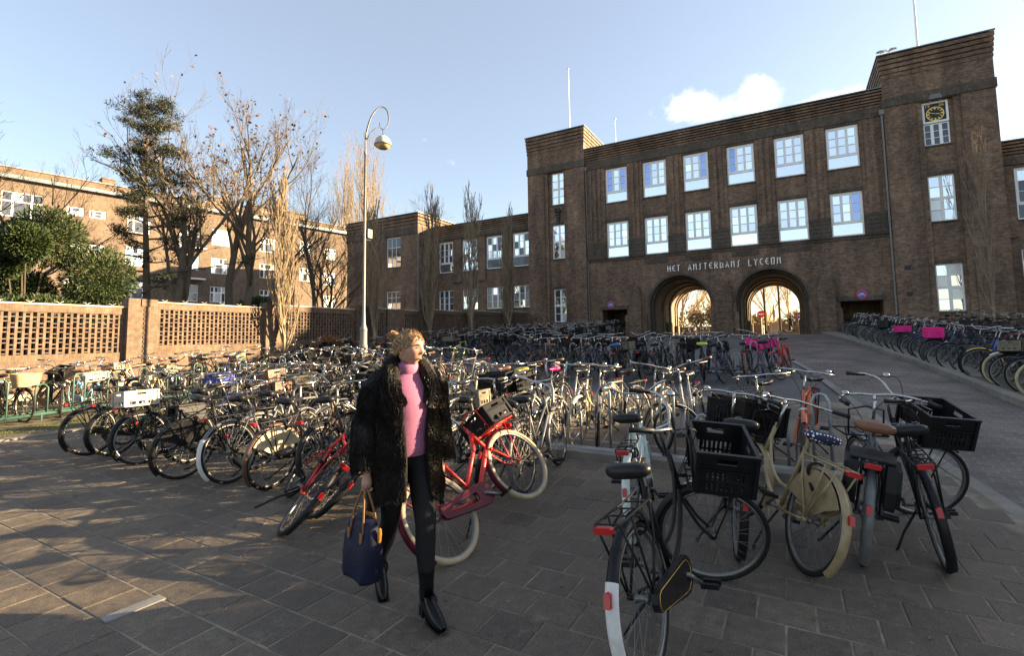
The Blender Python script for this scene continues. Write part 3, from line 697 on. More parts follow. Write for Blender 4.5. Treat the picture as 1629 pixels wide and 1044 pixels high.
def wall_bay(y0, y1, top, n_spikes):
    g = gz((y0+y1)/2)-.4
    m = MB(); m.box(WX0-.22, WX0, y0, y1, g, top-1.62); 
    b = wchild(m.build('wall_base', M['brick_wall']), wall)
    m = MB(); m.box(WX0-.215, WX0+.008, y0, y1, top-1.618, top-1.42); m.box(WX0-.215, WX0+.008, y0, y1, top-.25, top-.042); wchild(m.build('soldier_course', M['brick_wall_soldier']), wall)
    m = MB(); lattice(m, y0+.14, y1-.14, top-1.418, top-.252); m.box(WX0-.2, WX0, y0, y0+.11, top-1.418, top-.252); m.box(WX0-.2, WX0, y1-.11, y1, top-1.418, top-.252)
    stuff(wchild(m.build('lattice', M['brick_wall']), wall))
    m = MB(); m.box(WX0-.25, WX0+.04, y0, y1, top-.04, top); c = wchild(m.build('coping', M['coping']), wall)
    for i in range(n_spikes):
        y = y0+(i+.5)*(y1-y0)/n_spikes; s = MB()
        for sx in (-1, 1): s.tube([(WX0-.1, y, top), (WX0-.1, y+sx*.03, top+.05), (WX0-.1, y+sx*.09, top+.075)], .008, 4)
        s.build('spike', M['coping'], c)
for i, y in enumerate(PY[:-1]):
    top = TOPS[i+1]; w = .41
    m = MB(); g = gz(y)-.4; m.box(WX0-.3, WX0+.16, y-w, y+w, g, TOPS[i+1]+.05); m.box(WX0+.16, WX0+.19, y-.06, y+.30, TOPS[i+1]-.18, TOPS[i+1]+.052)
    for k in range(14): m.box(WX0+.16, WX0+.185, y+.02, y+.05, TOPS[i+1]-.32-k*.145, TOPS[i+1]-.25-k*.145)
    wchild(m.build('pillar', M['brick_wall']), wall)
    y0, y1 = y+w+.002, PY[i+1]-w-.002
    if i == 3:       # the bay that holds a doorway pier
        wall_bay(y0, 18.95, TOPS[i+1], 2); wall_bay(20.25, y1, TOPS[i+1], 2)
        m = MB(); m.box(WX0-.3, WX0+.1, 18.952, 20.248, gz(19)-.4, TOPS[i+1]-.02); wchild(m.build('doorway_pier', M['brick_wall']), wall)
        m = MB(); m.lathe([(0, .0), (.3, .0), (.3, .03), (0, .03)], 24, (WX0+.105, 19.6, 2.75), 'x'); m.build('notice', M['white_paint']).parent = wall
        wall.children[-1].matrix_parent_inverse = wall.matrix_basis.inverted()
    else: wall_bay(y0, y1, TOPS[i+1], 6)
wall_bay(-2, 2.93, 2.7, 6)
# ------------------------------------------------------------------ apartment blocks
def apartments(name, A, B, u0, u1, top, wins, label, balc=(), simple=False, mat=None):
    A, B = Vector((*A, 0)), Vector((*B, 0)); d = (B-A).normalized(); n = Vector((d.y, -d.x, 0)); D = 10
    fn = lambda u, z, dd: tuple(A+d*u-n*dd+Vector((0, 0, z)))
    t = empty(name, A+d*((u0+u1)/2)); tag(t, label, 'apartments'); mat = mat or M['brick_tan']
    mb = MB(); panel(mb, u0, u1, -.3, top-1.0, fn, .25, [w[:4] for w in wins])
    for u in (u0, u1): mb.quad(fn(u, -.3, 0), fn(u, -.3, D), fn(u, top-1, D), fn(u, top-1, 0))
    mb.quad(fn(u0, -.3, D), fn(u1, -.3, D), fn(u1, top-1, D), fn(u0, top-1, D)); mb.quad(fn(u0, top-1, 0), fn(u1, top-1, 0), fn(u1, top-1, D), fn(u0, top-1, D))
    wchild(mb.build('wall', mat), t)
    P = [(u0-.1, top-.98), (u1+.1, top-.98), (u1+.1, top-.86), (u0-.1, top-.86)]
    m = MB(); m.prism([(u0-.3, top-.999), (u1+.3, top-.999), (u1+.3, top-.72), (u0-.3, top-.72)], fn, -.45, D+.2); e = wchild(m.build('eaves', M['lead']), t)
    m = MB(); m.prism([(u0-.05, top-.718), (u1+.05, top-.718), (u1+.05, top-.06), (u0-.05, top-.06)], fn, .12, D); m.build('parapet', mat, e)
    m = MB(); m.prism([(u0-.1, top-.058), (u1+.1, top-.058), (u1+.1, top), (u0-.1, top)], fn, .02, D); m.build('roof_edge', M['coping'], e)
    for a, b, c, dd, k in wins:
        if simple: 
            m = MB(); m.prism([(a, c), (b, c), (b, dd), (a, dd)], fn, .1, .14); wchild(m.build('window', M['glass_dark']), t)
        else: window(t, a, b, c, dd, fn, .10, k, glass=lambda i: wrng.choice([M['glass_dark'], M['glass_dark'], M['blind'], M['glass']]), sill=False)
    for a, b, z in balc:
        m = MB(); m.prism([(a, z), (b, z), (b, z+.12), (a, z+.12)], fn, -.9, .1); bb = wchild(m.build('balcony', M['white_paint']), t)
        m = MB()
        for i in range(15): u = a+.05+(b-a-.1)*i/14; m.tube([fn(u, z+.12, -.86), fn(u, z+1.0, -.86)], .012, 4)
        m.tube([fn(a, z+1.0, -.86), fn(b, z+1.0, -.86)], .025, 5); m.build('railing', M['black_iron'], bb)
    return t, fn
wl = [(.1, 2.45, 11.5, 13.45, 'house'), (3.9, 5.0, 12.25, 12.95, 'small'), (5.35, 6.45, 12.25, 12.9, 'small'), (7.93, 9.67, 11.42, 13.15, 'house'), (4.0, 5.1, 9.25, 9.98, 'small'), (5.4, 6.5, 9.25, 9.95, 'small'),
      (.1, 2.45, 8.5, 10.4, 'house'), (.1, 2.45, 5.5, 7.3, 'house'), (7.92, 9.65, 8.45, 10.15, 'house'), (7.95, 9.8, 5.5, 7.15, 'house'), (4.0, 5.1, 6.2, 6.95, 'small'), (5.5, 6.55, 6.2, 6.95, 'small'), (11.95, 13.65, 10.75, 12.9, 'two'), (12.0, 13.65, 8.5, 10.0, 'two'), (12.0, 13.65, 5.5, 7.1, 'two'),
      (14.72, 16.4, 11.2, 12.8, 'house'), (14.72, 16.2, 8.35, 9.9, 'house'), (14.7, 16.1, 5.5, 7.05, 'house'), (19.3, 21.05, 11.12, 12.6, 'house'), (19.35, 21.05, 8.3, 9.82, 'house'), (19.4, 21.05, 5.5, 7.02, 'house'),
      (23.7, 25.0, 11.3, 12.9, 'house'), (23.7, 25.0, 8.3, 9.8, 'house'), (26.55, 28.1, 11.1, 12.4, 'house'), (26.6, 28.1, 8.05, 9.55, 'house'), (26.6, 28.1, 5.3, 6.8, 'house'), (-6.5, -4.6, 11.4, 13.2, 'house'), (-6.5, -4.6, 8.4, 10.2, 'house')]
apt, afn = apartments('apartment_building', (-52.1, 13.2), (-46.5, 42.5), -16, 34, 15.42, wl, 'sunlit tan brick apartment block with white windows behind the trees', balc=((11.6, 14.0, 7.55), (11.6, 14.0, 10.5)))
m = MB(); m.prism([(18.3, 15.43), (24.6, 15.43), (24.6, 16.0), (18.3, 16.0)], afn, .5, 6); m.prism([(18.2, 16.001), (24.7, 16.001), (24.7, 16.1), (18.2, 16.1)], afn, .35, 6.1); wchild(m.build('roof_storey', M['brick_tan']), apt)
for a, b, h in ((15.2, 16.8, 16.5), (6.4, 7.3, 16.3)):
    m = MB(); m.prism([(a, 15.43), (b, 15.43), (b, h), (a, h)], afn, 2.0, 3.0); m.prism([(a-.06, h+.001), (b+.06, h+.001), (b+.06, h+.12), (a-.06, h+.12)], afn, 1.94, 3.06); wchild(m.build('chimney', M['brick_tan']), apt)
# the matching block across the square, out of the picture to the right; it shades the near pavement
wr = [(3+4.2*i, 5+4.2*i, z, z+1.7, 'house') for i in range(8) for z in (2.5, 5.6, 8.6)]
apartments('apartment_building', (34.0, 36.2), (35.0, -6.0), 0, 42, 12.45, wr, 'brick apartment block across the square, out of the picture to the right', simple=True)
# ------------------------------------------------------------------ trees
M['bark_warm'] = plain('bark_warm', (.13, .10, .068), .9, var=.3, scale=3, bumpy=.01)
M['bark_dark'] = plain('bark_dark', (.075, .058, .04), .9, var=.3, scale=3, bumpy=.01)
M['bark_pale'] = plain('bark_pale', (.27, .205, .13), .9, var=.25, scale=3, bumpy=.01)
def leafmat(name, c1, c2, trans=.25):
    k = NT(name); r = k.n('ShaderNodeNewGeometry').outputs['Random Per Island']; c = k.mix(r, c1, c2)
    k.set(Base_Color=c, Roughness=.6); k.b.inputs['Subsurface Weight'].default_value = 0
    tr = k.n('ShaderNodeBsdfTranslucent'); k.l(c, tr.inputs[0]); ms = k.n('ShaderNodeMixShader'); ms.inputs[0].default_value = trans
    k.l(k.b.outputs[0], ms.inputs[1]); k.l(tr.outputs[0], ms.inputs[2]); k.l(ms.outputs[0], k.o.inputs[0]); return k.m
M['leaf_brown'] = leafmat('withered_leaf', (.19, .105, .048), (.10, .055, .03))
M['needle'] = leafmat('pine_needle', (.012, .019, .008), (.036, .039, .016), .1)
M['yew'] = leafmat('yew_leaf', (.014, .032, .008), (.055, .075, .018), .15)
M['dry_grass'] = leafmat('dry_stem', (.34, .18, .075), (.2, .1, .045))
M['green_blade'] = leafmat('moss_blade', (.14, .16, .03), (.085, .10, .025))
def rvec(r): 
    while True:
        v = Vector((r.uniform(-1, 1), r.uniform(-1, 1), r.uniform(-1, 1)))
        if .05 < v.length < 1: return v.normalized()
def branch(mb, r, p, d, L, rad, lev, P, tips):
    n = 4 if lev < P['lev']-1 else 3; pts = [p.copy()]; rr = [rad]; q = p.copy(); dd = d.copy()
    for i in range(n):
        dd = (dd+rvec(r)*P['wob']+Vector((0, 0, P['up'][min(lev, len(P['up'])-1)]))).normalized(); q = q+dd*L/n; pts.append(q.copy()); rr.append(max(rad*(1-(1-P['tap'])*(i+1)/n), P['rmin']))
    mb.tube(pts, rr, 7 if lev == 0 else (5 if lev < 3 else 3), caps=False)
    if lev >= P['lev']: tips.append((pts[-1], dd.copy())); return
    k = P['kids'][min(lev, len(P['kids'])-1)]; k = max(1, int(round(k*r.uniform(.75, 1.25))))
    for j in range(k):
        f = P['start'][min(lev, len(P['start'])-1)]; f = f+(1-f)*(j+r.random()*.8)/k; x = min(f, .999)*n; i = int(x); b = pts[i].lerp(pts[i+1], x-i); br = rr[i]+(rr[i+1]-rr[i])*(x-i)
        ax = dd.cross(rvec(r)); 
        if ax.length < .05: continue
        ang = P['ang'][min(lev, len(P['ang'])-1)]*r.uniform(.7, 1.3); nd = Matrix.Rotation(ang, 3, ax.normalized()) @ (pts[i+1]-pts[i]).normalized()
        branch(mb, r, b, nd, L*P['len'][min(lev, len(P['len'])-1)]*r.uniform(.65, 1.15)*(1.15-.45*f if lev == 0 else 1), max(br*.62, P['rmin']), lev+1, P, tips)
    if lev: tips.append((pts[-1], dd.copy()))
PD = dict(lev=5, wob=.17, up=[.05, .12, .16, .16], tap=.5, rmin=.005, kids=[7, 4, 4, 3, 3], start=[.40, .28, .2, .15], ang=[.62, .58, .6, .6], len=[.62, .58, .6, .62])
PP = dict(lev=4, wob=.05, up=[.04, .38, .34, .25], tap=.25, rmin=.006, kids=[24, 6, 4, 3], start=[.12, .1, .1], ang=[.50, .34, .4, .4], len=[.33, .42, .5, .6])
def leaf_quads(mb, r, tips, n, size, spread):
    for _ in range(n):
        p, d = r.choice(tips); c = p+rvec(r)*spread*r.random(); a = rvec(r); b = a.cross(rvec(r))
        if b.length < .1: continue
        b.normalize(); s = size*r.uniform(.6, 1.3); mb.add([c-a*s, c+b*s*.6, c+a*s, c-b*s*.55], [(0, 1, 2, 3)])
def make_tree(name, seed, base, H, rad, P, bark, label, lean=(0, 0), leaves=0, leafmat_=None, group=None, lsize=.07, stems=1, cat='tree', narrow=None):
    r = random.Random(seed); t = empty(name, base); tag(t, label, cat, group); mb = MB(); tips = []
    for s in range(stems):
        d = Vector((lean[0]+(r.uniform(-.3, .3) if stems > 1 else 0), lean[1]+(r.uniform(-.3, .3) if stems > 1 else 0), 1)).normalized()
        branch(mb, r, Vector((r.uniform(-.15, .15)*(stems > 1), r.uniform(-.15, .15)*(stems > 1), -.15)), d, H*(.60 if P is PD else .92), rad, 0, P, tips)
    n0 = None
    o = mb.build('trunk', bark, t, smooth=True, fix=False)
    if leaves:
        lm = MB(); leaf_quads(lm, r, tips, leaves, lsize, .22); stuff(lm.build('crown', leafmat_, t, fix=False))
    return t, tips
def tree_g(name, seed, xy, top, rad, P, bark, label, **k):
    b = (xy[0], xy[1], gz(xy[1]) if xy[0] > -19 else .1); return make_tree(name, seed, b, top-b[2], rad, P, bark, label, **k)
tree_g('bare_tree', 3, (-24, 14.6), 15.4, .22, PD, M['bark_warm'], 'forked tree with withered brown leaves behind the second wall panel', leaves=750, leafmat_=M['leaf_brown'], stems=2, lsize=.095)
tree_g('bare_tree', 8, (-24.3, 11.9), 14.6, .2, PD, M['bark_warm'], 'spreading tree with sparse brown leaves standing beside the pine', lean=(.03, -.05), leaves=800, leafmat_=M['leaf_brown'], stems=2, lsize=.095)
tree_g('bare_tree', 21, (-26, 16.9), 12.5, .17, PD, M['bark_dark'], 'dark slim bare tree just right of the leafy forked tree', lean=(0, .1))
tree_g('bare_tree', 5, (-26, 21.3), 15.8, .16, PD, M['bark_dark'], 'tall leafless tree before the far end of the apartment block', lean=(0, .04))
tree_g('bare_tree', 15, (-30.5, 7.0), 12.2, .22, PD, M['bark_dark'], 'leafless tree cut by the left edge of the picture', lean=(0, .12))
tree_g('bare_tree', 33, (-60, 20.5), 21.0, .2, PD, M['bark_warm'], 'distant leafless tree rising behind the apartment roof', lean=(0, .05))
tree_g('bare_tree', 41, (-22.5, 19.0), 9.0, .10, PD, M['bark_dark'], 'low dark leafless tree overhanging the wall left of the lamp post', lean=(.1, -.1), stems=2)
tree_g('bare_tree', 44, (-31, 38.6), 17.0, .15, PD, M['bark_dark'], 'leafless treetop showing over the left wing roof')
for i, (x, y, h, lb) in enumerate(((-46.6, 48, 25.5, 'tall pale bare poplar behind the lamp head'), (-52, 49, 24.5, 'taller pale bare poplar left of the lamp post'), (-60, 52, 27.5, 'pale bare poplar above the end of the apartment block'))):
    tree_g('poplar', 60+i, (x, y), h, .22, PP, M['bark_pale'], lb, stems=2, group='tall poplars behind the wing')
PF = dict(PP, kids=[52, 6, 4, 2], start=[.10, .1, .1], ang=[.52, .34, .3, .4], len=[.31, .42, .5, .6], up=[.02, .50, .45, .3], lev=3, tap=.12, wob=.04, rmin=.010)
for i, (x, y, h, lb, mt) in enumerate(((-17.45, 12.75, 7.9, 'sunlit narrow young poplar before the second wall pillar', 'bark_pale'), (-17.4, 17.5, 7.7, 'sunlit narrow young poplar just right of the lamp post', 'bark_pale'), (-17.45, 21.8, 9.2, 'narrow young poplar before the corner of the left wing', 'bark_pale'), (-17.4, 25.9, 10.4, 'narrow young poplar before the middle of the left wing', 'bark_pale'), (-17.4, 30.7, 10.2, 'thin young poplar nearest the left tower', 'bark_pale'), (8.9, 33.0, 11.4, 'thin bare tree with a sunlit tip before the clock tower', 'bark_pale'))):
    tree_g('young_poplar', 80+i, (x, y), h, .07, PF if x < 0 else dict(PF, kids=[26, 5, 3, 2], rmin=.007), M[mt], lb, group='young poplars along the walls')
# pine: dark layered needle clumps on a tall stem
def pine(base, H):
    r = random.Random(9); t = empty('pine_tree', base); tag(t, 'dark green pine with layered needle clumps before the apartments', 'tree')
    mb = MB(); nm = MB(); top = Vector((.5, -.3, H)); mb.tube([(0, 0, -.1), (.2, .1, H*.3), (.4, -.2, H*.6), top], [.2, .16, .1, .03], 8)
    for i in range(46):
        f = .30+.70*(i/45)**.9; c = Vector((.5*f, -.3*f, H*f)); L = (3.3*(1.03-f)**.6+.45)*r.uniform(.35, 1.25)*(1.4 if f < .5 and i % 3 == 0 else 1); a = i*2.4+r.uniform(-.5, .5); d = Vector((math.cos(a), math.sin(a), .05+.35*f))
        e = c+d*L; mb.tube([c, c+d*L*.5+Vector((0, 0, -.06)), e], [.05, .032, .012], 5)
        for k in range(8 if f > .5 else 4):
            q = c+d*L*r.uniform(.3 if f > .6 else .6, 1.05)+rvec(r)*.22
            for j in range(64):
                n = rvec(r); n.z = abs(n.z)*.7+.15; n.normalize(); w = n.cross(rvec(r))
                if w.length < .1: continue
                w = w.normalized()*.017; o_ = rvec(r)*.40*r.random()**.6; o_.z *= .5; p = q+o_
                nm.add([p-w, p+w, p+n*r.uniform(.12, .24)], [(0, 1, 2)])
    mb.build('trunk', M['bark_dark'], t, smooth=True, fix=False); stuff(nm.build('crown', M['needle'], t, fix=False))
pine((-26, 11.5, .1), 12.6)
def bush(name, base, rx, ry, rz, n, mat, label, seed, size=.07, cat='shrub'):
    r = random.Random(seed); t = empty(name, base); tag(t, label, cat); lm = MB(); tw = MB(); lob = []
    for i in range(16):
        a = r.uniform(0, 6.283); f = r.random()**.6; z = r.uniform(.15, .95); w = math.sqrt(max(0, 1-(z*.98)**2.2)); lob.append((Vector((rx*w*f*math.cos(a), ry*w*f*math.sin(a), rz*z*.92)), r.uniform(.3, .62)*min(rx, rz)*.75))
        tw.tube([(0, 0, 0), lob[-1][0]*.5+Vector((0, 0, .1)), lob[-1][0]], [.05, .03, .012], 5)
    for i in range(n):
        c, rad = r.choice(lob); d = rvec(r); p = c+d*rad*(r.random()**.35); 
        if p.z < .05: continue
        a = (d+rvec(r)*.6+Vector((0, 0, .35))).normalized(); b = a.cross(rvec(r))
        if b.length < .1: continue
        b = b.normalized()*size*.22; L = size*r.uniform(.8, 1.9); lm.add([p-b, p+a*L*.5-b, p+a*L, p+a*L*.5+b, p+b], [(0, 1, 2, 3, 4)])
    tw.build('trunk', M['bark_dark'], t, fix=False); stuff(lm.build('crown', mat, t, fix=False)); return t
bush('yew_shrub', (-21.7, 6.3, .1), 2.4, 2.5, 5.9, 105000, M['yew'], 'big dark green yew bush behind the wall at far left', 5, .078)
for i in range(8):
    bush('hedge_shrub', (-19.6, 1.5+4.4*i, .1+.1*i), .75, 2.6, 2.75, 7000, M['yew'], 'dark ivy hedge seen through wall lattice panel number %d from the left' % (i+1) if 0 else 'dark hedge behind the %s lattice panel from the left' % ('leftmost', 'second', 'third', 'fourth', 'fifth', 'sixth', 'seventh', 'last')[i], 200+i, .09)
bush('holly_shrub', (-24.5, 16.2, .1), 1.0, 1.0, 4.4, 9000, M['yew'], 'small dark evergreen shrub behind the wall under the forked tree', 6, .11)
bush('dry_shrub', (-17.0, 14.6, gz(14.6)), .55, 1.0, 1.25, 2200, M['dry_grass'], 'rusty dry shrub against the wall behind the parked bicycles', 7, .12)
# trees across the square that only throw their shade into the picture
for (x, y, h), i, w_ in zip(((26, 20, 13.5), (28.5, 25.5, 13.0), (25.5, 30.5, 12.0), (29.5, 14.5, 14.0)), range(4), ('second', 'third', 'farthest', 'nearest')):
    tree_g('bare_tree', 90+i, (x, y), h, .2, dict(PD, lev=3, kids=[6, 4, 3], rmin=.012), M['bark_dark'], w_+' leafless tree out of the picture across the square', group='trees across the square')
# tufts along the mossy strips
def tufts(name, n, fx, fy_, mat, seed, h):
    r = random.Random(seed); m = MB()
    for i in range(n):
        x, y = fx(r), fy_(r); z = gz(y)+.015
        for k in range(4):
            a = r.uniform(0, 6.28); w = .004; d = Vector((math.cos(a)*.4, math.sin(a)*.4, 1))*h*r.uniform(.4, 1.2); p = Vector((x+r.gauss(0, .02), y+r.gauss(0, .02), z)); s = Vector((-math.sin(a)*w, math.cos(a)*w, 0))
            m.add([p-s, p+s, p+d], [(0, 1, 2)])
    o = m.build(name, mat, fix=False); o['kind'] = 'stuff'; o['label'] = 'short moss and grass growing along the paving edge'; o['category'] = 'grass'
tufts('moss_grass', 2600, lambda r: -12.9+abs(r.gauss(0, .5)), lambda r: r.uniform(1.5, 10.5), M['green_blade'], 2, .035)
tufts('verge_grass', 2500, lambda r: 3.6+abs(r.gauss(0, .5)), lambda r: r.uniform(5, 15), M['green_blade'], 3, .03)
# ------------------------------------------------------------------ street lamp
M['lamp_grey'] = plain('lamp_grey_paint', (.19, .19, .18), .5, .1, var=.2, scale=5)
lx, ly = -12.4, 12.0; lz = gz(ly); lamp = empty('street_lamp', (lx, ly, lz)); tag(lamp, 'grey street lamp with curled crook and hanging dome shade', 'street lamp')
m = MB(); m.lathe([(.0, -.1), (.27, -.1), (.27, .42), (.24, .46), (.24, .50), (.20, .54), (.15, .72), (.135, .95), (.14, 1.02), (.12, 1.05), (.115, 1.5), (.125, 1.55), (.11, 1.60), (.10, 1.64)], 20); m.build('pedestal', M['lamp_grey'], lamp, smooth=False)
m = MB(); m.lathe([(.09, 1.64), (.065, 1.75), (.052, 2.2), (.046, 5.0), (.037, 7.55), (.05, 7.56), (.05, 7.66), (.028, 7.7), (.024, 8.35)], 14); m.build('pole', M['lamp_grey'], lamp, smooth=True)
m = MB(); U = Vector((.30, .954, 0)).normalized()   # the crook leans along this direction
def LP(a, z): return U*a+Vector((0, 0, z))
ck_ = [(0, 8.1), (.06, 8.5), (.22, 9.0), (.45, 9.35), (.66, 9.47), (.82, 9.38), (.88, 9.1), (.84, 8.85), (.72, 8.68), (.6, 8.66), (.54, 8.74), (.52, 8.88)]
pts = []
for i in range(len(ck_)-1):
    for t in (0, .34, .67):
        p0, p1, p2, p3 = [ck_[min(max(i+k, 0), len(ck_)-1)] for k in (-1, 0, 1, 2)]
        pts.append(tuple(.5*((2*p1[j])+(-p0[j]+p2[j])*t+(2*p0[j]-5*p1[j]+4*p2[j]-p3[j])*t*t+(-p0[j]+3*p1[j]-3*p2[j]+p3[j])*t**3) for j in (0, 1)))
m.tube([LP(*p) for p in pts], [.032-.018*i/len(pts) for i in range(len(pts))], 8)
m.tube([LP(.02, 8.05), LP(.16, 8.35), LP(.36, 8.60), LP(.55, 8.70)], .018, 6); m.tube([LP(.62, 8.66), LP(.66, 8.58), LP(.66, 8.42)], .014, 6)
m.build('crook', plain('dark_iron_crook', (.05, .052, .055), .45, .3), lamp, smooth=True)
c = LP(.66, 0); m = MB(); m.lathe([(0, 8.42), (.06, 8.42), (.16, 8.37), (.25, 8.27), (.30, 8.13), (.31, 8.06), (.29, 8.06), (.28, 8.12), (.1, 8.3), (0, 8.32)], 24, c); m.build('lamp_shade', plain('cream_enamel', (.42, .40, .35), .4), lamp, smooth=True)
m = MB(); m.lathe([(.28, 8.07), (.24, 7.99), (.14, 7.94), (0, 7.93)], 24, c); m.build('lamp_bowl', plain('lamp_glass', (.5, .38, .2), .2), lamp, smooth=True)
m = MB(); m.obox(Matrix.Translation(LP(.16, 4.82)), .12, .2, .30); m.tube([LP(.03, 4.6), LP(.22, 4.6)], .025, 6); m.build('control_box', plain('dark_grey_box', (.06, .06, .06), .5), lamp)
# ------------------------------------------------------------------ bicycles (x forward, y left, z up; origin under the rear axle)
def paint(name, col, rough=.42, metal=0., coat=.22): return plain('paint_'+name, col, rough, metal, var=.22, scale=14, coat=coat)
PC = dict(black=(.012, .012, .013), green=(.012, .03, .022), navy=(.015, .025, .07), silver=(.27, .27, .265), cream=(.55, .47, .31), tan=(.33, .245, .125), red=(.50, .018, .012), maroon=(.085, .005, .016), mint=(.50, .58, .52), white=(.68, .66, .62),
          sky=(.18, .36, .46), grey=(.12, .12, .12), lime=(.38, .5, .06), orange=(.55, .12, .03), blue=(.03, .09, .36), brown=(.10, .05, .03), pink=(.75, .02, .22), yellow=(.62, .42, .04))
PM = {k: paint(k, v, coat=.22 if k != 'maroon' else 0.) for k, v in PC.items()}; PM['maroon'].node_tree.nodes['Principled BSDF'].inputs['Specular IOR Level'].default_value = .2
M['rubber'] = plain('tyre_rubber', (.016, .015, .015), .8, var=.3, scale=20)
M['rubber_cream'] = plain('cream_tyre', (.42, .34, .215), .75, var=.22, scale=10)
M['rubber_tan'] = plain('worn_grey_tyre', (.06, .055, .048), .8, var=.3, scale=14)
M['chrome'] = plain('chrome', (.44, .43, .41), .26, .95, var=.2, scale=20)
M['alloy'] = plain('dull_alloy', (.21, .205, .195), .48, .8, var=.15, scale=20)
M['plastic'] = plain('black_plastic', (.014, .014, .015), .45, var=.2, scale=12)
M['leather'] = plain('black_saddle_cover', (.016, .015, .015), .38, var=.2, scale=10, coat=.2)
M['leather_brown'] = plain('brown_leather', (.16, .065, .03), .45, var=.2, scale=10)
M['red_lens'] = plain('red_reflector', (.40, .006, .006), .38, var=.1, scale=30, coat=.25)
M['amber'] = plain('amber_reflector', (.7, .25, .02), .25)
M['white_worn'] = plain('worn_white_paint', (.66, .64, .60), .5, var=.2, scale=9)
M['star_cloth'] = None
BM = {}
def arc(cx, cz, r, a0, a1, n): return [(cx+r*math.cos(a0+(a1-a0)*i/n), 0, cz+r*math.sin(a0+(a1-a0)*i/n)) for i in range(n+1)]
def bmesh_(k, mb, smooth=True):
    me = mb.mesh(k, smooth); mb.fix(me)
    BM[k] = me; return me
RW = .345
m = MB(); m.lathe([(.329+.018*math.cos(a), .018*math.sin(a)) for a in [2*math.pi*i/8 for i in range(8)]], 44, axis='y', closed=True); bmesh_('tyre', m)
m = MB(); m.lathe([(.329+.027*math.cos(a)*.85, .026*math.sin(a)) for a in [2*math.pi*i/8 for i in range(8)]], 44, axis='y', closed=True); bmesh_('tyre_fat', m)
m = MB(); m.lathe([(.316, -.013), (.300, -.011), (.297, 0), (.300, .011), (.316, .013), (.313, 0)], 44, axis='y', closed=True); bmesh_('rim', m)
m = MB(); m.lathe([(.0, -.05), (.008, -.05), (.012, -.035), (.028, -.03), (.014, -.02), (.014, .02), (.028, .03), (.012, .035), (.008, .05), (0, .05)], 12, axis='y')
for i in range(30):
    a = 2*math.pi*i/30; s = 1 if i % 2 else -1; b = a+(.5 if i % 4 < 2 else -.5); m.tube([(.026*math.cos(b), s*.03, .026*math.sin(b)), (.30*math.cos(a), s*.004, .30*math.sin(a))], .0016, 3, caps=False)
bmesh_('spokes', m)
def guard(k, r, a0, a1, w=.03, n=22):
    m = MB(); prof = [(-w, -.014), (-w*.8, 0), (-w*.3, .009), (w*.3, .009), (w*.8, 0), (w, -.014)]
    for i in range(n+1):
        a = a0+(a1-a0)*i/n
        for y, d in prof: m.v.append(((r+d)*math.cos(a), y, (r+d)*math.sin(a)))
    q = len(prof)
    for i in range(n):
        for j in range(q-1): m.f.append((i*q+j, i*q+j+1, (i+1)*q+j+1, (i+1)*q+j))
    me = bmesh_(k, m)
guard('guard_rear', .366, R(-22+0), R(0), n=4)
guard('guard_rear', .366, R(30), R(222)); guard('guard_front', .366, R(55), R(205)); guard('guard_tip', .3705, R(148), R(223), .033, 12)
def T(m, pts, r, n=8): m.tube([(p[0], p[1] if len(p) > 2 else 0, p[-1]) for p in pts], r, n)
def stays(m):
    for s in (-1, 1):
        T(m, [(.45, s*.03, .29), (.2, s*.055, .31), (0, s*.06, .345)], .0095, 6); T(m, [(.285, s*.02, .80), (.15, s*.055, .58), (0, s*.06, .345)], .0075, 6)
        m.lathe([(0, -.012), (.016, -.012), (.016, .012), (0, .012)], 10, (0, s*.062, .345), 'y')
    T(m, [(.455, .29), (.27, .86)], .0155); m.lathe([(.021, -.04), (.021, .04)], 12, (.45, 0, .29), 'y'); T(m, [(.905, .60), (.815, .86)], .019)
def frame(k, tubes):
    m = MB(); stays(m)
    for p, r in tubes: T(m, p, r)
    bmesh_('frame_'+k, m)
def smooth_pts(pts, n=5):
    out_ = []
    for i in range(len(pts)-1):
        p0, p1, p2, p3 = [pts[min(max(i+k, 0), len(pts)-1)] for k in (-1, 0, 1, 2)]
        for j in range(n):
            t = j/n; out_.append(tuple(.5*((2*p1[a])+(-p0[a]+p2[a])*t+(2*p0[a]-5*p1[a]+4*p2[a]-p3[a])*t*t+(-p0[a]+3*p1[a]-3*p2[a]+p3[a])*t**3) for a in range(len(p1))))
    return out_+[pts[-1]]
frame('swan', [(smooth_pts([(.89, .645), (.83, .52), (.72, .40), (.60, .335), (.46, .30)]), .016), (smooth_pts([(.845, .775), (.79, .64), (.68, .515), (.54, .46), (.40, .455)]), .013)])
frame('step', [([(.885, .655), (.46, .30)], .017), ([(.845, .775), (.385, .50)], .013)])
frame('diamond', [([(.885, .655), (.46, .30)], .016), ([(.83, .82), (.285, .82)], .014)])
frame('heavy', [([(.90, .62), (.83, .57), (.46, .30)], .024), ([(.83, .80), (.74, .66), (.40, .42)], .020)])
m = MB(); T(m, [(.80, .895), (.915, .575)], .014)
for s in (-1, 1): T(m, smooth_pts([(.915, s*.03, .575), (.97, s*.045, .50), (1.03, s*.05, .42), (1.12, s*.052, .345)], 3), .0105, 6)
m.tube([(.91, -.045, .585), (.91, .045, .585)], .014, 8); bmesh_('fork', m)
m = MB(); T(m, [(.80, .86), (.735, 1.065)], .0115); T(m, [(.735, 1.065), (.765, 1.105)], .014)
barp = smooth_pts([(.42, .30, 1.08), (.60, .295, 1.085), (.74, .23, 1.10), (.775, .12, 1.11), (.77, 0, 1.105), (.775, -.12, 1.11), (.74, -.23, 1.10), (.60, -.295, 1.085), (.42, -.30, 1.08)], 4); T(m, barp, .0105, 8); bmesh_('bar_swept', m)
m = MB(); T(m, [(.80, .86), (.735, 1.045), (.80, 1.075)], .0125)
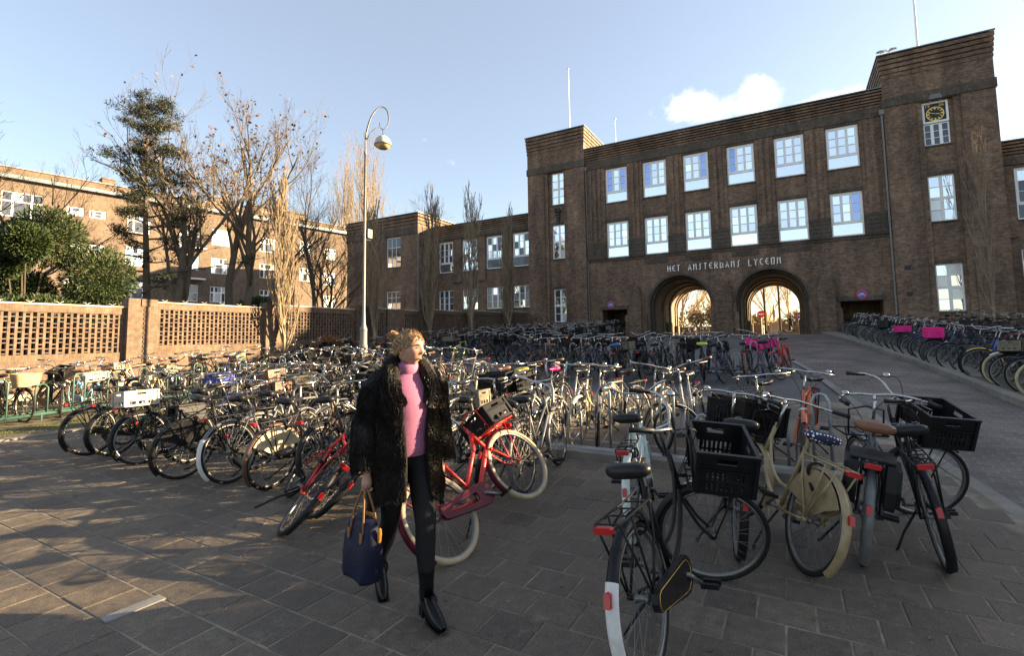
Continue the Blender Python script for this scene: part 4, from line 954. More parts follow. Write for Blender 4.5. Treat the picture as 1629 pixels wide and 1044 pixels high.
T(m, smooth_pts([(.56, .31, 1.16), (.70, .30, 1.165), (.78, .23, 1.15), (.81, .13, 1.09), (.80, 0, 1.075), (.81, -.13, 1.09), (.78, -.23, 1.15), (.70, -.30, 1.165), (.56, -.31, 1.16)], 4), .0105, 8); bmesh_('bar_high', m)
for k, a, b in (('bar_swept', (.415, 1.08, .30), (.56, 1.085, .298)), ('bar_high', (.55, 1.16, .31), (.69, 1.165, .302))):
    for s, nm in ((1, '_gl'), (-1, '_gr')):
        m = MB(); m.tube([(a[0], s*a[2], a[1]), (a[0]+.02, s*a[2], a[1]), (b[0], s*b[2], b[1])], [.019, .0165, .0165], 8); bmesh_(k+nm, m)
for k, dx, dz in (('bar_swept', 0, 0), ('bar_high', .12, .07)):
    for s, nm in ((-1, '_r'), (1, '_l')):
        m = MB(); m.tube([(.62+dx, s*.27, 1.085+dz), (.58+dx, s*.255, 1.06+dz), (.47+dx, s*.27, 1.045+dz)], [.008, .006, .005], 5); bmesh_('lever_'+k+nm, m)
        m = MB(); m.tube(smooth_pts([(.63+dx, s*.27, 1.085+dz), (.80+dx, s*.24, 1.10+dz), (.93, s*.12, 1.02), (.92, s*.03, .86), (.87, s*.022, .70)], 4), .003, 4, caps=False); bmesh_('cable_'+k+nm, m)
    m = MB(); m.lathe([(0, .03), (.018, .028), (.028, .016), (.031, 0), (.0, 0)], 14, (.70+dx, .225, 1.115+dz)); bmesh_('bell_'+k, m)
# saddle: a grid sheet shaped wide at the back and narrow at the nose
def saddle_mesh(k, wide, L_=.27):
    m = MB(); n = 18; st = [(0, .60, -.004, .05), (.05, .9, .010, .075), (.16, 1.04, .018, .088), (.30, .95, .012, .084), (.45, .68, -.002, .064), (.60, .42, -.010, .042), (.78, .30, -.008, .038), (.93, .25, -.004, .034), (1.0, .14, -.008, .020)]
    for t, w, zt, h in st:
        for q in range(n):
            a = 2*math.pi*q/n; c, s_ = math.cos(a), math.sin(a); m.v.append((-.5*L_+t*L_, wide*w*math.copysign(abs(c)**.8, c), .03+zt-h/2+h/2*math.copysign(abs(s_)**.75, s_)-.012*(1-abs(c))*(s_ > 0)*math.sin(t*3)))
    for i in range(len(st)-1):
        for q in range(n): m.f.append((i*n+q, i*n+(q+1) % n, (i+1)*n+(q+1) % n, (i+1)*n+q))
    m.f.append(tuple(reversed(range(n)))); m.f.append(tuple(range((len(st)-1)*n, len(st)*n))); bmesh_(k, m)
saddle_mesh('saddle', .122, .30); saddle_mesh('saddle_slim', .075, .28)
m = MB(); T(m, [(.275, .84), (.22, .96)], .0125); m.tube([(.12, .045, .95), (.24, .02, .94), (.33, 0, .965)], .004, 5); m.tube([(.12, -.045, .95), (.24, -.02, .94), (.33, 0, .965)], .004, 5)
for s in (-1, 1):
    m.tube([(.125+.022*math.cos(a*.9), s*.06+.022*math.sin(a*.9), .93+.04*a/18) for a in range(19)], .0035, 4)
bmesh_('seat_post', m)
def chaincase(k, fat):
    m = MB(); a = [(-.05, .345), (-.035, .385), (0, .40), (.42, .385), (.50, .375), (.545, .33), (.55, .28), (.52, .22), (.46, .195), (.38, .205), (0, .29), (-.035, .305)]
    if not fat: a = [(-.04, .345), (-.02, .375), (.42, .375), (.50, .365), (.54, .32), (.535, .26), (.50, .235), (.47, .27), (.45, .31), (.40, .325), (0, .335)]
    m.prism(a, lambda p, q, d: (p, d, q), -.095, -.062); me = bmesh_(k, m, False)
m = MB(); oa = [(-.05, .345), (-.035, .39), (0, .405), (.42, .39), (.50, .378), (.545, .33), (.55, .28), (.52, .22), (.46, .195), (.38, .205), (0, .285), (-.035, .30)]; ia = [(.03, .345), (.035, .35), (.05, .352), (.36, .338), (.365, .335), (.37, .32), (.37, .30), (.365, .275), (.355, .268), (.33, .268), (.06, .318), (.04, .325)]
for d_ in (-.096, -.062):
    b0 = len(m.v); m.v += [(a, d_, b) for a, b in oa]+[(a, d_, b) for a, b in ia]; m.f += [(b0+i, b0+(i+1) % 12, b0+12+(i+1) % 12, b0+12+i) for i in range(12)]
m.f += [(i, (i+1) % 12, 24+(i+1) % 12, 24+i) for i in range(12)]+[(12+i, 12+(i+1) % 12, 36+(i+1) % 12, 36+i) for i in range(12)]; bmesh_('chain_loop', m, False)
m = MB(); m.tube([(a*.9+.02, -.0965, .305+(b-.305)*.78) for a, b in oa], .0022, 4, closed=True); bmesh_('pinstripe', m)
chaincase('chain_case', True); chaincase('chain_guard', False)
m = MB(); m.lathe([(0, -.11), (.012, -.11), (.012, .09), (0, .09)], 8, (.45, 0, .29), 'y')
for s, a in ((-1, R(-35)), (1, R(145))):
    e = (.45+.17*math.cos(a), s*.115, .29+.17*math.sin(a)); m.tube([(.45, s*.105, .29), e], [.014, .010], 6)
bmesh_('crank', m)
for s, a, k in ((-1, R(-35), 'pedal_r'), (1, R(145), 'pedal_l')):
    x, z = .45+.17*math.cos(a), .29+.17*math.sin(a); m = MB(); m.box(x-.045, x+.045, min(s*.125, s*.22), max(s*.125, s*.22), z-.012, z-.004); m.box(x-.045, x-.02, min(s*.125, s*.22), max(s*.125, s*.22), z-.003, z+.014); m.box(x+.02, x+.045, min(s*.125, s*.22), max(s*.125, s*.22), z-.003, z+.014); bmesh_(k, m, False)
m = MB(); m.lathe([(.02, -.004), (.09, -.004), (.09, .004), (.02, .004)], 24, (.45, -.075, .29), 'y', True); bmesh_('sprocket', m)
m = MB(); zz = .765
for y in (-.06, .06): T(m, [(.24, y*.6, zz+.03), (.18, y, zz), (-.25, y, zz), (-.28, y*.8, zz-.01)], .0065, 5)
for x in (.12, 0, -.12, -.25): m.tube([(x, -.06, zz), (x, .06, zz)], .005, 5)
for s in (-1, 1): T(m, [(-.10, s*.06, zz), (0, s*.068, .36)], .0065, 5); T(m, [(-.25, s*.06, zz), (-.01, s*.068, .36)], .0065, 5)
m.tube([(.0, -.03, zz+.008), (-.2, -.03, zz+.01)], .004, 4); m.tube([(.0, .03, zz+.008), (-.2, .03, zz+.01)], .004, 4); bmesh_('luggage_rack', m)
m = MB(); m.prism([(-.042, -.014), (.042, -.014), (.046, .008), (.036, .016), (-.036, .016), (-.046, .008)], lambda a, b, d: (d, a, zz-.012+b), -.315, -.283); bmesh_('rear_light', m, False)
m = MB(); m.prism([(-.016, -.028), (.016, -.028), (.016, .022), (0, .03), (-.016, .022)], lambda a, b, d: (-.362+d+.35*b, a, .49+b), -.02, .0); bmesh_('reflector', m, False)
m = MB(); m.lathe([(0, -.05), (.018, -.048), (.036, -.02), (.04, .012), (.036, .02), (0, .016)], 14, (.985, 0, .70), 'x'); m.tube([(.96, 0, .70), (.905, 0, .66)], .008, 5); bmesh_('headlight', m)
m = MB(); m.tube([(.40, .04, .27), (.30, .16, .14), (.20, .25, .02)], .009, 6); m.tube([(.20, .25, .02), (.15, .27, .012)], .012, 6); bmesh_('kickstand', m)
m = MB()
for s in (-1, 1):
    P_ = [(.05, .42)]+[(.345*math.cos(R(a)), RW+.345*math.sin(R(a))) for a in range(20, 151, 10)]+[(-.16, .46), (-.06, .40)]
    m.prism(P_, lambda a, b, d: (a, d, b), s*.040, s*.044)
bmesh_('coat_guard', m, False)
m = MB(); m.tube([(.0, .05, .55), (.05, .05, .58)], .012, 6)
m.lathe([(.05, -.014), (.062, -.014), (.062, .014), (.05, .014)], 18, (.10, 0, .67), 'x', True); bmesh_('ring_lock', m)
# front carrier and loads (built over the front wheel)
m = MB(); fz = .735
for p in (((.93, -.16), (1.27, -.16)), ((1.27, -.16), (1.27, .16)), ((1.27, .16), (.93, .16)), ((.93, .16), (.93, -.16))): m.tube([(p[0][0], p[0][1], fz), (p[1][0], p[1][1], fz)], .008, 6)
for y in (-.08, 0, .08): m.tube([(.93, y, fz), (1.27, y, fz)], .006, 5)
for s in (-1, 1): m.tube([(1.22, s*.07, fz), (1.12, s*.06, .345)], .006, 5); m.tube([(.96, s*.13, fz), (.93, s*.13, fz+.22), (.93, 0, fz+.25)], .008, 6)
m.tube([(.93, 0, fz), (.86, 0, .73)], .012, 6); bmesh_('front_rack', m)
def crate_mesh(k, lx_, ly_, h, x0, z0, slots=True, taper=.96):
    m = MB(); th = .009
    def side(half, dist, axis, sgn):
        def fn(u, z, d):
            q = taper+(1-taper)*z/h; w = (dist-d)*q
            return (x0+(sgn*w if axis == 'x' else u*q), (u*q if axis == 'x' else sgn*w), z0+z)
        hs = [(-.055, .055, h*.76, h*.88)]
        if slots:
            n = int((half*2-.08)/.028)
            for i in range(n):
                a = -half+.05+i*(2*half-.1)/n
                for c in (.12, .36): hs.append((a+.006, a+.019, h*c, h*(c+.19)))
        else:
            for i in range(3): a = -half+.04+i*(2*half-.08)/3; hs.append((a+.015, a+(2*half-.08)/3-.015, h*.14, h*.34))
        panel(m, -half, half, 0, h, fn, th, hs); panel(m, -half+th, half-th, th, h-.001, lambda u, z, d: fn(u, z, th), 0, hs)
    side(ly_/2, lx_/2, 'x', 1); side(ly_/2, lx_/2, 'x', -1); side(lx_/2, ly_/2, 'y', 1); side(lx_/2, ly_/2, 'y', -1)
    hs = []
    if slots:
        for i in range(7):
            for j in range(9): hs.append((-lx_/2+.035+i*(lx_-.07)/7+.008, -lx_/2+.035+i*(lx_-.07)/7+.03, -ly_/2+.035+j*(ly_-.07)/9+.006, -ly_/2+.035+j*(ly_-.07)/9+.026))
    panel(m, -lx_/2*taper, lx_/2*taper, -ly_/2*taper, ly_/2*taper, lambda u, v, d: (x0+u, v, z0+.006-d), .005, hs)
    for s in (-1, 1):
        m.box(x0-lx_/2-.012, x0+lx_/2+.012, s*(ly_/2+.001)-.012, s*(ly_/2+.001)+.012, z0+h-.012, z0+h+.006); m.box(x0+s*(lx_/2+.001)-.0115, x0+s*(lx_/2+.001)+.0115, -ly_/2+.011, ly_/2-.011, z0+h-.0118, z0+h+.0055)
        for s2 in (-1, 1): m.box(x0+s*lx_/2*.985-.012, x0+s*lx_/2*.985+.012, s2*ly_/2*.985-.012, s2*ly_/2*.985+.012, z0+.01, z0+h-.0125)
    for z in (.6, .68): 
        for s in (-1, 1): m.box(x0-lx_/2*.97, x0+lx_/2*.97, s*ly_/2*.985-.006+s*.006, s*ly_/2*.985+.006+s*.006, z0+h*z, z0+h*z+.008)
    return bmesh_(k, m, False)
crate_mesh('crate', .33, .43, .27, 1.12, .747); crate_mesh('crate_flat', .31, .42, .19, 1.11, .747, False); crate_mesh('crate_rear', .40, .31, .20, -.06, .775, False)
m = MB()   # wicker basket, wider at the top, with weave ridges
for i in range(13):
    z = .752+.021*i; g = 1+.02*i; b_ = .003*(i % 2)
    c = [(1.11+(.13*g+b_)*math.copysign(abs(math.cos(a))**.5, math.cos(a)), (.18*g+b_)*math.copysign(abs(math.sin(a))**.5, math.sin(a)), z) for a in [2*math.pi*k/28+.05 for k in range(28)]]
    m.tube(c, .012, 6, closed=True)
m.box(1.0, 1.22, -.15, .15, .741, .755); bmesh_('wicker_basket', m)
m = MB()
for i in range(9): 
    z = .82+.026*i; g = .85+.02*i; m.tube([(1.10+.14*g*math.cos(a), .19*g*math.sin(a), z) for a in [2*math.pi*k/24 for k in range(24)]], .0022, 3, closed=True)
for k in range(36): a = 2*math.pi*k/36; m.tube([(1.10+.119*math.cos(a), .16*math.sin(a), .82), (1.10+.141*math.cos(a), .192*math.sin(a), 1.028)], .002, 3)
m.lathe([(0, .82), (.118, .82)], 24, (1.10, 0, 0)); bmesh_('wire_basket', m)
m = MB()   # saddle bags
for s in (-1, 1):
    P_ = [(.12, .765), (.13, .6), (.10, .49), (.04, .455), (-.18, .455), (-.24, .49), (-.26, .6), (-.24, .765)]; m.prism(P_, lambda a, b, d: (a, d, b), s*.078, s*.135); m.prism([(a*.86-.008, .61+(b-.61)*.82) for a, b in P_], lambda a, b, d: (a, d, b), s*.1355, s*.16)
m.box(-.23, .11, -.125, .125, .776, .788); bmesh_('saddle_bags', m, False)
BAG_OK = True
SAX = Vector((.905-.815, 0, .60-.86)).normalized(); SP = Vector((.905, 0, .60))
def steer_m(a): return Matrix.Translation(SP) @ Matrix.Rotation(a, 4, -SAX) @ Matrix.Translation(-SP)
def bike(pos, head, lean=0., steer=0., frame='step', col='black', tyre=None, fat=False, saddle='saddle', scol=None, bar='bar_swept', guard=None, tip=None, case='chain_guard', ccol=None, rack=True, bags=False, bcol=None, load=None, lcol=None, front=False,
         coat=None, stand=True, pitch=0., near=True, label=None, group=None, lens=True, gcol=None, sadd_dz=0., seat_tilt=0., fixed=False, light=True, barc='chrome'):
    x, y = pos[0], pos[1]; z = gz(y)+(pos[2] if len(pos) > 2 else 0)
    slope = math.atan((gz(y+.4)-gz(y-.4))/.8)*math.sin(head)
    Mx = Matrix.Translation((x, y, z)) @ Matrix.Rotation(head, 4, 'Z') @ Matrix.Rotation(-pitch-slope, 4, 'Y') @ Matrix.Rotation(lean, 4, 'X')
    b = empty('bicycle', M=Mx); tag(b, label, 'bicycle', group)
    P = PM[col]; I = Matrix.Identity(4); SM = steer_m(steer); ty = tyre or M['rubber']; tk = 'tyre_fat' if fat else 'tyre'
    Q = lambda nm, k, mt, par=b, MM=None: put(nm, BM[k], mt, par, MM)
    F = Matrix.Translation((1.12, 0, RW)); Rr = Matrix.Translation((0, 0, RW))
    for A in (Rr @ Matrix.Rotation(wrng.random()*6, 4, 'Y'), SM @ F @ Matrix.Rotation(wrng.random()*6, 4, 'Y')):
        w = Q('wheel', tk, ty, b, A); Q('rim', 'rim', M['alloy'], w); Q('spokes', 'spokes', M['alloy'], w)
    Q('frame', 'frame_'+frame, P); Q('fork', 'fork', P if frame != 'heavy' else P, b, SM)
    gm = guard or P
    g = Q('mudguard', 'guard_rear', gm, b, Rr); Q('mudguard', 'guard_front', gm, b, SM @ F)
    if tip: Q('mudguard_tip', 'guard_tip', tip, g)
    h = Q('handlebar', bar, M[barc] if barc in M else PM[barc], b, SM); Q('grip', bar+'_gl', gcol or M['plastic'], h); Q('grip', bar+'_gr', gcol or M['plastic'], h)
    s = Q('saddle', saddle, scol or M['leather'], b, Matrix.Translation((.20, 0, .945+sadd_dz)) @ Matrix.Rotation(seat_tilt, 4, 'Y')); 
    Q('seat_post', 'seat_post', M['alloy'])
    cc_ = Q('chain_case' if case == 'chain_case' else 'chain_guard', case, ccol or (P if case == 'chain_case' else M['plastic']))
    if near and case == 'chain_case': Q('pinstripe', 'pinstripe', M['gold'], cc_)
    if near:
        [Q('brake_lever', 'lever_'+bar+q, M['alloy'], h) for q in ('_l', '_r')]; [Q('brake_cable', 'cable_'+bar+q, M['plastic'], h) for q in ('_l', '_r')]; Q('bell', 'bell_'+bar, M['chrome'], h)
        c = Q('crank', 'crank', M['alloy']); Q('pedal', 'pedal_l', M['plastic'], c); Q('pedal', 'pedal_r', M['plastic'], c); Q('ring_lock', 'ring_lock', M['plastic'])
        if case != 'chain_case': Q('sprocket', 'sprocket', M['alloy'])
        if stand: Q('kickstand', 'kickstand', M['plastic'])
    if rack:
        r_ = Q('luggage_rack', 'luggage_rack', P if frame == 'heavy' or col == 'tan' else M['plastic'])
        if lens and (wrng.random() < .6 or not group): Q('rear_light', 'rear_light', M['red_lens'], r_)
    if lens and near and (wrng.random() < .4 or not group): Q('reflector', 'reflector', M['red_lens'], g, Rr.inverted())
    if light: Q('headlight', 'headlight', M['chrome'] if wrng.random() < .5 else M['plastic'], b, SM)
    if coat: Q('coat_guard', 'coat_guard', coat)
    if bags: Q('saddle_bags', 'saddle_bags', bcol or M['plastic'])
    if front or (load and load not in ('crate_rear', 'wire_basket')): Q('front_rack', 'front_rack', P if frame == 'heavy' else M['plastic'], b, I if fixed else SM)
    if load:
        nm = 'crate' if 'crate' in load else load
        lo = Q(nm, load, lcol or M['plastic'], b, I if fixed or load == 'crate_rear' else SM)
    return b
H = math.radians
M['star_cloth'] = (lambda: (lambda k: (lambda v: (k.l(k.objco(), v.inputs['Vector']), v.inputs['Scale'].__setattr__('default_value', 42), v.inputs['Randomness'].__setattr__('default_value', .15), k.set(Base_Color=k.mix(k.math('LESS_THAN', v.outputs['Distance'], .34), (.012, .014, .05), (.8, .8, .8)), Roughness=.7))[-1])(k.n('ShaderNodeTexVoronoi')))(NT('navy_star_cloth')))()
M['wicker'] = plain('wicker', (.40, .27, .14), .75, var=.3, scale=30, bumpy=.004)
M['crate_white'] = plain('pale_crate_plastic', (.33, .30, .25), .5, var=.2)
M['crate_black'] = plain('black_crate_plastic', (.010, .010, .011), .42, var=.25, scale=10)
M['crate_brown'] = plain('brown_crate_plastic', (.19, .075, .035), .5, var=.2)
M['crate_blue'] = plain('blue_crate_plastic', (.03, .05, .34), .45, var=.2)
M['crate_wood'] = plain('grey_wood_crate', (.2, .17, .12), .8, var=.3, scale=20)
M['pink_bag'] = plain('pink_tarpaulin', (.80, .02, .25), .4, var=.1, scale=5)
CB = M['crate_black']
# near bicycles on the right
bike((-.64, 2.50), H(86), H(-9), H(-74), frame='swan', col='black', bar='bar_high', case='chain_case', tip=M['white_worn'], load='crate', lcol=CB, label='black bicycle with white mudguard tip, nearest the camera at bottom right', sadd_dz=-.02, tyre=M['rubber'])
bike((-.01, 4.02), H(115.5), H(16), H(14), frame='swan', col='tan', bar='bar_swept', case='chain_guard', ccol=PM['tan'], load='crate', lcol=CB, saddle='saddle', scol=M['star_cloth'], coat=PM['tan'], guard=PM['tan'], label='tan bicycle with a star-patterned saddle cover and black crate', sadd_dz=-.04)
bike((.85, 4.49), H(89), H(-9), H(-74), frame='step', col='black', bar='bar_high', load='crate', lcol=CB, tyre=M['rubber'], label='black bicycle with turned front wheel and crate, rightmost of the near ones', sadd_dz=-.03)
bike((-2.17, 3.14), H(87), H(-40), H(-6), pitch=H(8), frame='heavy', col='red', bar='bar_swept', tyre=M['rubber_cream'], fat=True, case='chain_loop', ccol=PM['maroon'], guard=PM['maroon'], load='crate_flat', lcol=M['plastic'], label='red bicycle with cream tyres toppled beside the walking woman', light=False)
bike((-3.86, 2.80), H(141), H(42), H(8), frame='diamond', col='red', guard=M['plastic'], label='dark red bicycle leaning steeply, tyre pointing at the camera left of the woman', barc='chrome', light=False)
bike((-3.98, 3.16), H(143), H(47), H(-4), frame='diamond', col='black', label='black bicycle leaning steeply behind the dark red one', light=False)
bike((-1.12, 3.98), H(98), H(-4), H(10), frame='step', col='mint', bar='bar_high', label='pale mint bicycle just behind the nearest black one', saddle='saddle', front=False)
bike((-.42, 4.05), H(100), H(5), H(-6), frame='step', col='black', load='crate', lcol=CB, label='black bicycle with an upright crate between the mint and tan ones', bar='bar_swept')
bike((.36, 4.35), H(84), H(8), H(20), frame='diamond', col='grey', scol=M['leather_brown'], bags=True, bcol=M['plastic'], front=True, label='grey bicycle with brown leather saddle and black saddle bags beside the tan one', bar='bar_swept')
bike((-.25, 6.9), H(268), H(4), H(-14), frame='step', col='black', load='wire_basket', label='black bicycle with a dark wire basket facing the camera behind the crates')
bike((.15, 7.4), H(262), H(-5), H(10), frame='diamond', col='orange', tyre=M['rubber_tan'], label='orange framed bicycle facing the camera behind the wire basket')
# left group: rear wheels towards the camera
LG = [(-8.97, 3.40, 92, -4, 'black', 'swan', None, None), (-8.62, 3.54, 94, 3, 'black', 'diamond', None, None), (-7.64, 3.46, 91, -5, 'black', 'step', 'crate_rear', 'crate_white'), (-6.40, 3.33, 88, 6, 'black', 'swan', None, None), (-5.68, 3.49, 93, -5, 'grey', 'swan', None, None), (-5.05, 3.55, 96, 5, 'brown', 'swan', None, None),
      (-8.1, 3.95, 88, 4, 'green', 'step', None, None), (-7.1, 3.8, 95, -3, 'black', 'diamond', 'bags', None), (-4.55, 3.85, 99, -6, 'black', 'step', 'crate_flat', 'crate_white'), (-6.0, 4.0, 85, 3, 'grey', 'diamond', None, None), (-9.35, 4.0, 96, 5, 'black', 'step', None, None), (-7.45, 4.2, 90, -2, 'navy', 'diamond', 'crate_flat', 'crate_brown')]
LL = ['black swan-frame bicycle with chain case, first rear wheel from the left', 'black bicycle with chain case, second rear wheel from the left', 'black bicycle carrying a pale plastic crate behind its saddle', 'black bicycle with a large round rear wheel in the middle of the left group', 'grey bicycle with white mudguard end in the left group', 'brown bicycle with pale coat guard behind the leaning red one',
      'dark green bicycle squeezed behind the one with the pale rear crate', 'black bicycle with big black saddle bags in the left group', 'black bicycle with a pale crate in front, left of the woman', 'grey bicycle half hidden behind the one with the white mudguard end', 'black bicycle set back at the left end of the group', 'navy bicycle with a brown crate in front']
for (x, y, h, l, c, f, ld, lc), lb in zip(LG, LL):
    bike((x, y), H(h), H(l), H(wrng.uniform(-22, 22)), frame=f, col=c, load=ld if ld and 'crate' in ld else None, lcol=M[lc] if lc else None, bags=ld == 'bags', case='chain_case' if x < -8.5 else 'chain_guard', coat=M['plastic'] if f == 'swan' and c == 'black' and x > -8 else (PM['cream'] if c == 'brown' else None), tip=M['white_worn'] if x == -5.68 else None,
         label=lb, group='left group of bicycles', tyre=M['rubber_tan'] if c in ('silver',) else None, bar=wrng.choice(['bar_swept', 'bar_high']))
ORD = ['first', 'second', 'third', 'fourth', 'fifth', 'sixth', 'seventh', 'eighth', 'ninth', 'tenth', 'eleventh', 'twelfth', 'thirteenth', 'fourteenth', 'fifteenth', 'sixteenth']
CN = dict(black='black', green='dark green', navy='navy', silver='silver', cream='cream', grey='grey', white='white', sky='light blue', red='red', mint='mint', brown='brown', lime='lime green', blue='blue', orange='orange', tan='tan', maroon='maroon', yellow='yellow', pink='pink')
FN = dict(swan='curved-frame bicycle', step='step-through bicycle', diamond='bicycle', heavy='sturdy bicycle')
def pickc(r, w='black black black black black grey green navy silver brown'): return r.choice(w.split())
def row(n, p0, p1, head, where, seed, near, group, numbered=True, jit=.05, lean=7, hj=5, colors=None, loads=.25, steer=25, special={}, share=False, skip=()):
    r = random.Random(seed)
    for i in range(n):
        if i in skip: continue
        t = i/max(1, n-1); x = p0[0]+(p1[0]-p0[0])*t+r.gauss(0, jit*.4); y = p0[1]+(p1[1]-p0[1])*t+r.gauss(0, jit)
        if abs(math.cos(H(head))) > .7: x, y = p0[0]+(p1[0]-p0[0])*t+r.gauss(0, jit), p0[1]+(p1[1]-p0[1])*t+r.gauss(0, jit*.4)
        c = pickc(r, colors) if colors else pickc(r); f = r.choice(['swan', 'step', 'diamond', 'step']); k = dict(frame=f, col=c); ld = None; word = ''
        if r.random() < loads:
            ld, lc, word = r.choice([('crate', 'crate_black', ' with a black crate'), ('crate_flat', 'crate_wood', ' with a grey crate'), ('wire_basket', 'plastic', ' with a wire basket'), ('crate', 'crate_black', ' with a black crate'), ('bags', 'plastic', ' with dark saddle bags')])
            if ld == 'bags': k.update(bags=True)
            else: k.update(load=ld, lcol=M[lc])
        k.update(bar=r.choice(['bar_swept', 'bar_swept', 'bar_high']), saddle=r.choice(['saddle', 'saddle_slim']), rack=r.random() < .85, front=r.random() < .12, case=r.choice(['chain_case', 'chain_guard']), tyre=r.choice([None, None, None, M['rubber_tan']]), scol=M['leather_brown'] if r.random() < .14 else None, light=r.random() < .6, gcol=M['leather_brown'] if r.random() < .2 else None)
        if r.random() < .12: k['tip'] = M['white_worn']
        if i in special: k.update(special[i][0]); word = special[i][1]; c = k['col']; f = k['frame']
        if share: lb = '%s %s%s %s' % (CN[c], FN[f], word, where[where.index(' in ')+1:] if ' in ' in where else where[where.index('bicycle')+8:])
        else: lb = '%s %s%s, %s %s' % (CN[c], FN[f], word, ORD[i] if i < len(ORD) else 'last', where)
        hd = head+r.gauss(0, hj)
        bike((x, y), H(hd), H(r.gauss(0, lean)), H(r.gauss(0, steer)), near=near, label=lb, group=group, **k)
# near rack, bicycles facing the camera, in the sun
row(9, (-4.75, 7.72), (-1.15, 7.62), 270, 'from left in the sunlit near rack', 5, True, 'near rack facing the camera', colors='black black silver grey black cream', loads=.12, special={1: (dict(col='red', frame='diamond', scol=M['leather_brown']), ''), 3: (dict(scol=PM['pink'], col='silver', frame='step'), ' with a pink saddle'), 5: (dict(col='cream', frame='swan', tyre=M['rubber_cream']), ''), 2: (dict(scol=PM['yellow'], col='black', frame='step'), ' with a yellow saddle')}, lean=6)
row(4, (-3.6, 4.3), (-2.5, 4.7), 93, 'from left just behind the woman', 6, True, 'bicycles behind the woman', loads=.2, colors='silver black grey', lean=9)
# left rack, far side, facing the camera
row(12, (-10.4, 6.95), (-4.9, 7.1), 270, 'from left across the left rack', 7, True, 'far side of the left rack', loads=.45, lean=9, hj=8, special={1: (dict(load='crate_flat', lcol=M['crate_blue'], col='black', frame='step'), ' with a blue crate'), 4: (dict(load='crate', lcol=M['crate_brown'], col='black', frame='step'), ' with a big brown crate'), 9: (dict(load='crate', lcol=M['crate_black'], col='navy', frame='diamond'), ' with a black crate')})
row(10, (-12.3, 10.4), (-7.0, 10.7), 268, 'from left facing us before the lamp', 8, True, 'second row before the lamp', loads=.35, lean=9, hj=9)
row(8, (-11.9, 8.6), (-7.6, 8.8), 92, 'from left, tail out, before the lamp', 18, True, 'second row tails', loads=.3, lean=9, hj=9)
# green rack at the far left, front wheels towards the camera; others against the wall
row(11, (-15.05, 2.6), (-15.05, 9.6), 2, 'from left in the green rack', 9, True, 'green rack by the wall', loads=.25, lean=5, hj=6, special={2: (dict(load='wicker_basket', lcol=M['wicker'], col='black', frame='swan'), ' with a big wicker basket'), 4: (dict(load='crate_flat', lcol=M['crate_white'], col='sky', frame='step'), ' with a pale crate'), 1: (dict(load='crate', lcol=CB, col='black', frame='diamond'), ' with a black crate'), 6: (dict(load='crate_flat', lcol=M['crate_wood'], col='cream', frame='step'), ' with a grey wooden crate')})
row(9, (-16.9, 4.6), (-16.6, 14.0), 75, 'from left along the sunlit wall', 10, True, 'bicycles along the sunlit wall', loads=.35, lean=6, hj=10, colors='black sky brown black cream grey')
# middle rack row B
row(13, (-6.9, 12.75), (-.9, 12.95), 90, 'from left of the middle row tails', 11, True, 'middle row tails', loads=.3, special={6: (dict(col='black', frame='step', scol=PM['blue']), ' with a blue saddle cover'), 10: (dict(col='black', frame='diamond', scol=PM['lime']), ' with a lime green saddle cover')})
row(12, (-6.7, 15.9), (-1.2, 16.1), 270, 'from left of the middle row fronts', 12, False, 'middle row fronts', loads=.4, special={11: (dict(col='black', frame='step', load='crate_flat', lcol=M['pink_bag']), ' with a pink crate')})
bike((-.05, 14.9), H(262), H(6), H(-25), frame='heavy', col='red', near=True, label='bright red bicycle standing at the right end of the middle row beside the road', rack=True)
bike((-.5, 13.4), H(80), H(-5), H(30), frame='step', col='navy', near=True, load='crate_flat', lcol=M['pink_bag'], label='navy bicycle with a pink covered crate at the end of the middle row')
# rows before the left tower
row(9, (-11.4, 15.9), (-7.4, 16.0), 91, 'from left in the shaded lime-bike row', 13, False, 'shaded row tails', loads=.45, special={0: (dict(col='lime', frame='diamond'), '')})
for j, (n, y, x0, x1, hd) in enumerate(((12, 19.3, -14.2, -8.2, 270), (13, 21.3, -14.6, -8.6, 90), (13, 24.2, -14.8, -8.8, 270), (13, 26.0, -15, -9, 90), (14, 29.0, -15.4, -9.2, 270), (14, 31.4, -16.6, -10.2, 90))):
    row(n, (x0, y), (x1, y), hd, 'dark bicycle in the crowd before the left tower', 20+j, False, 'crowded shaded rows before the left tower', loads=.5, share=True, lean=8, hj=8, colors='black black black grey navy green', jit=.12)
row(22, (-16.0, 15.4), (-16.0, 32.0), 180, 'dark bicycle in the shaded row along the wall', 30, False, 'shaded row along the wall', loads=.4, share=True, lean=6, colors='black black black grey green navy')
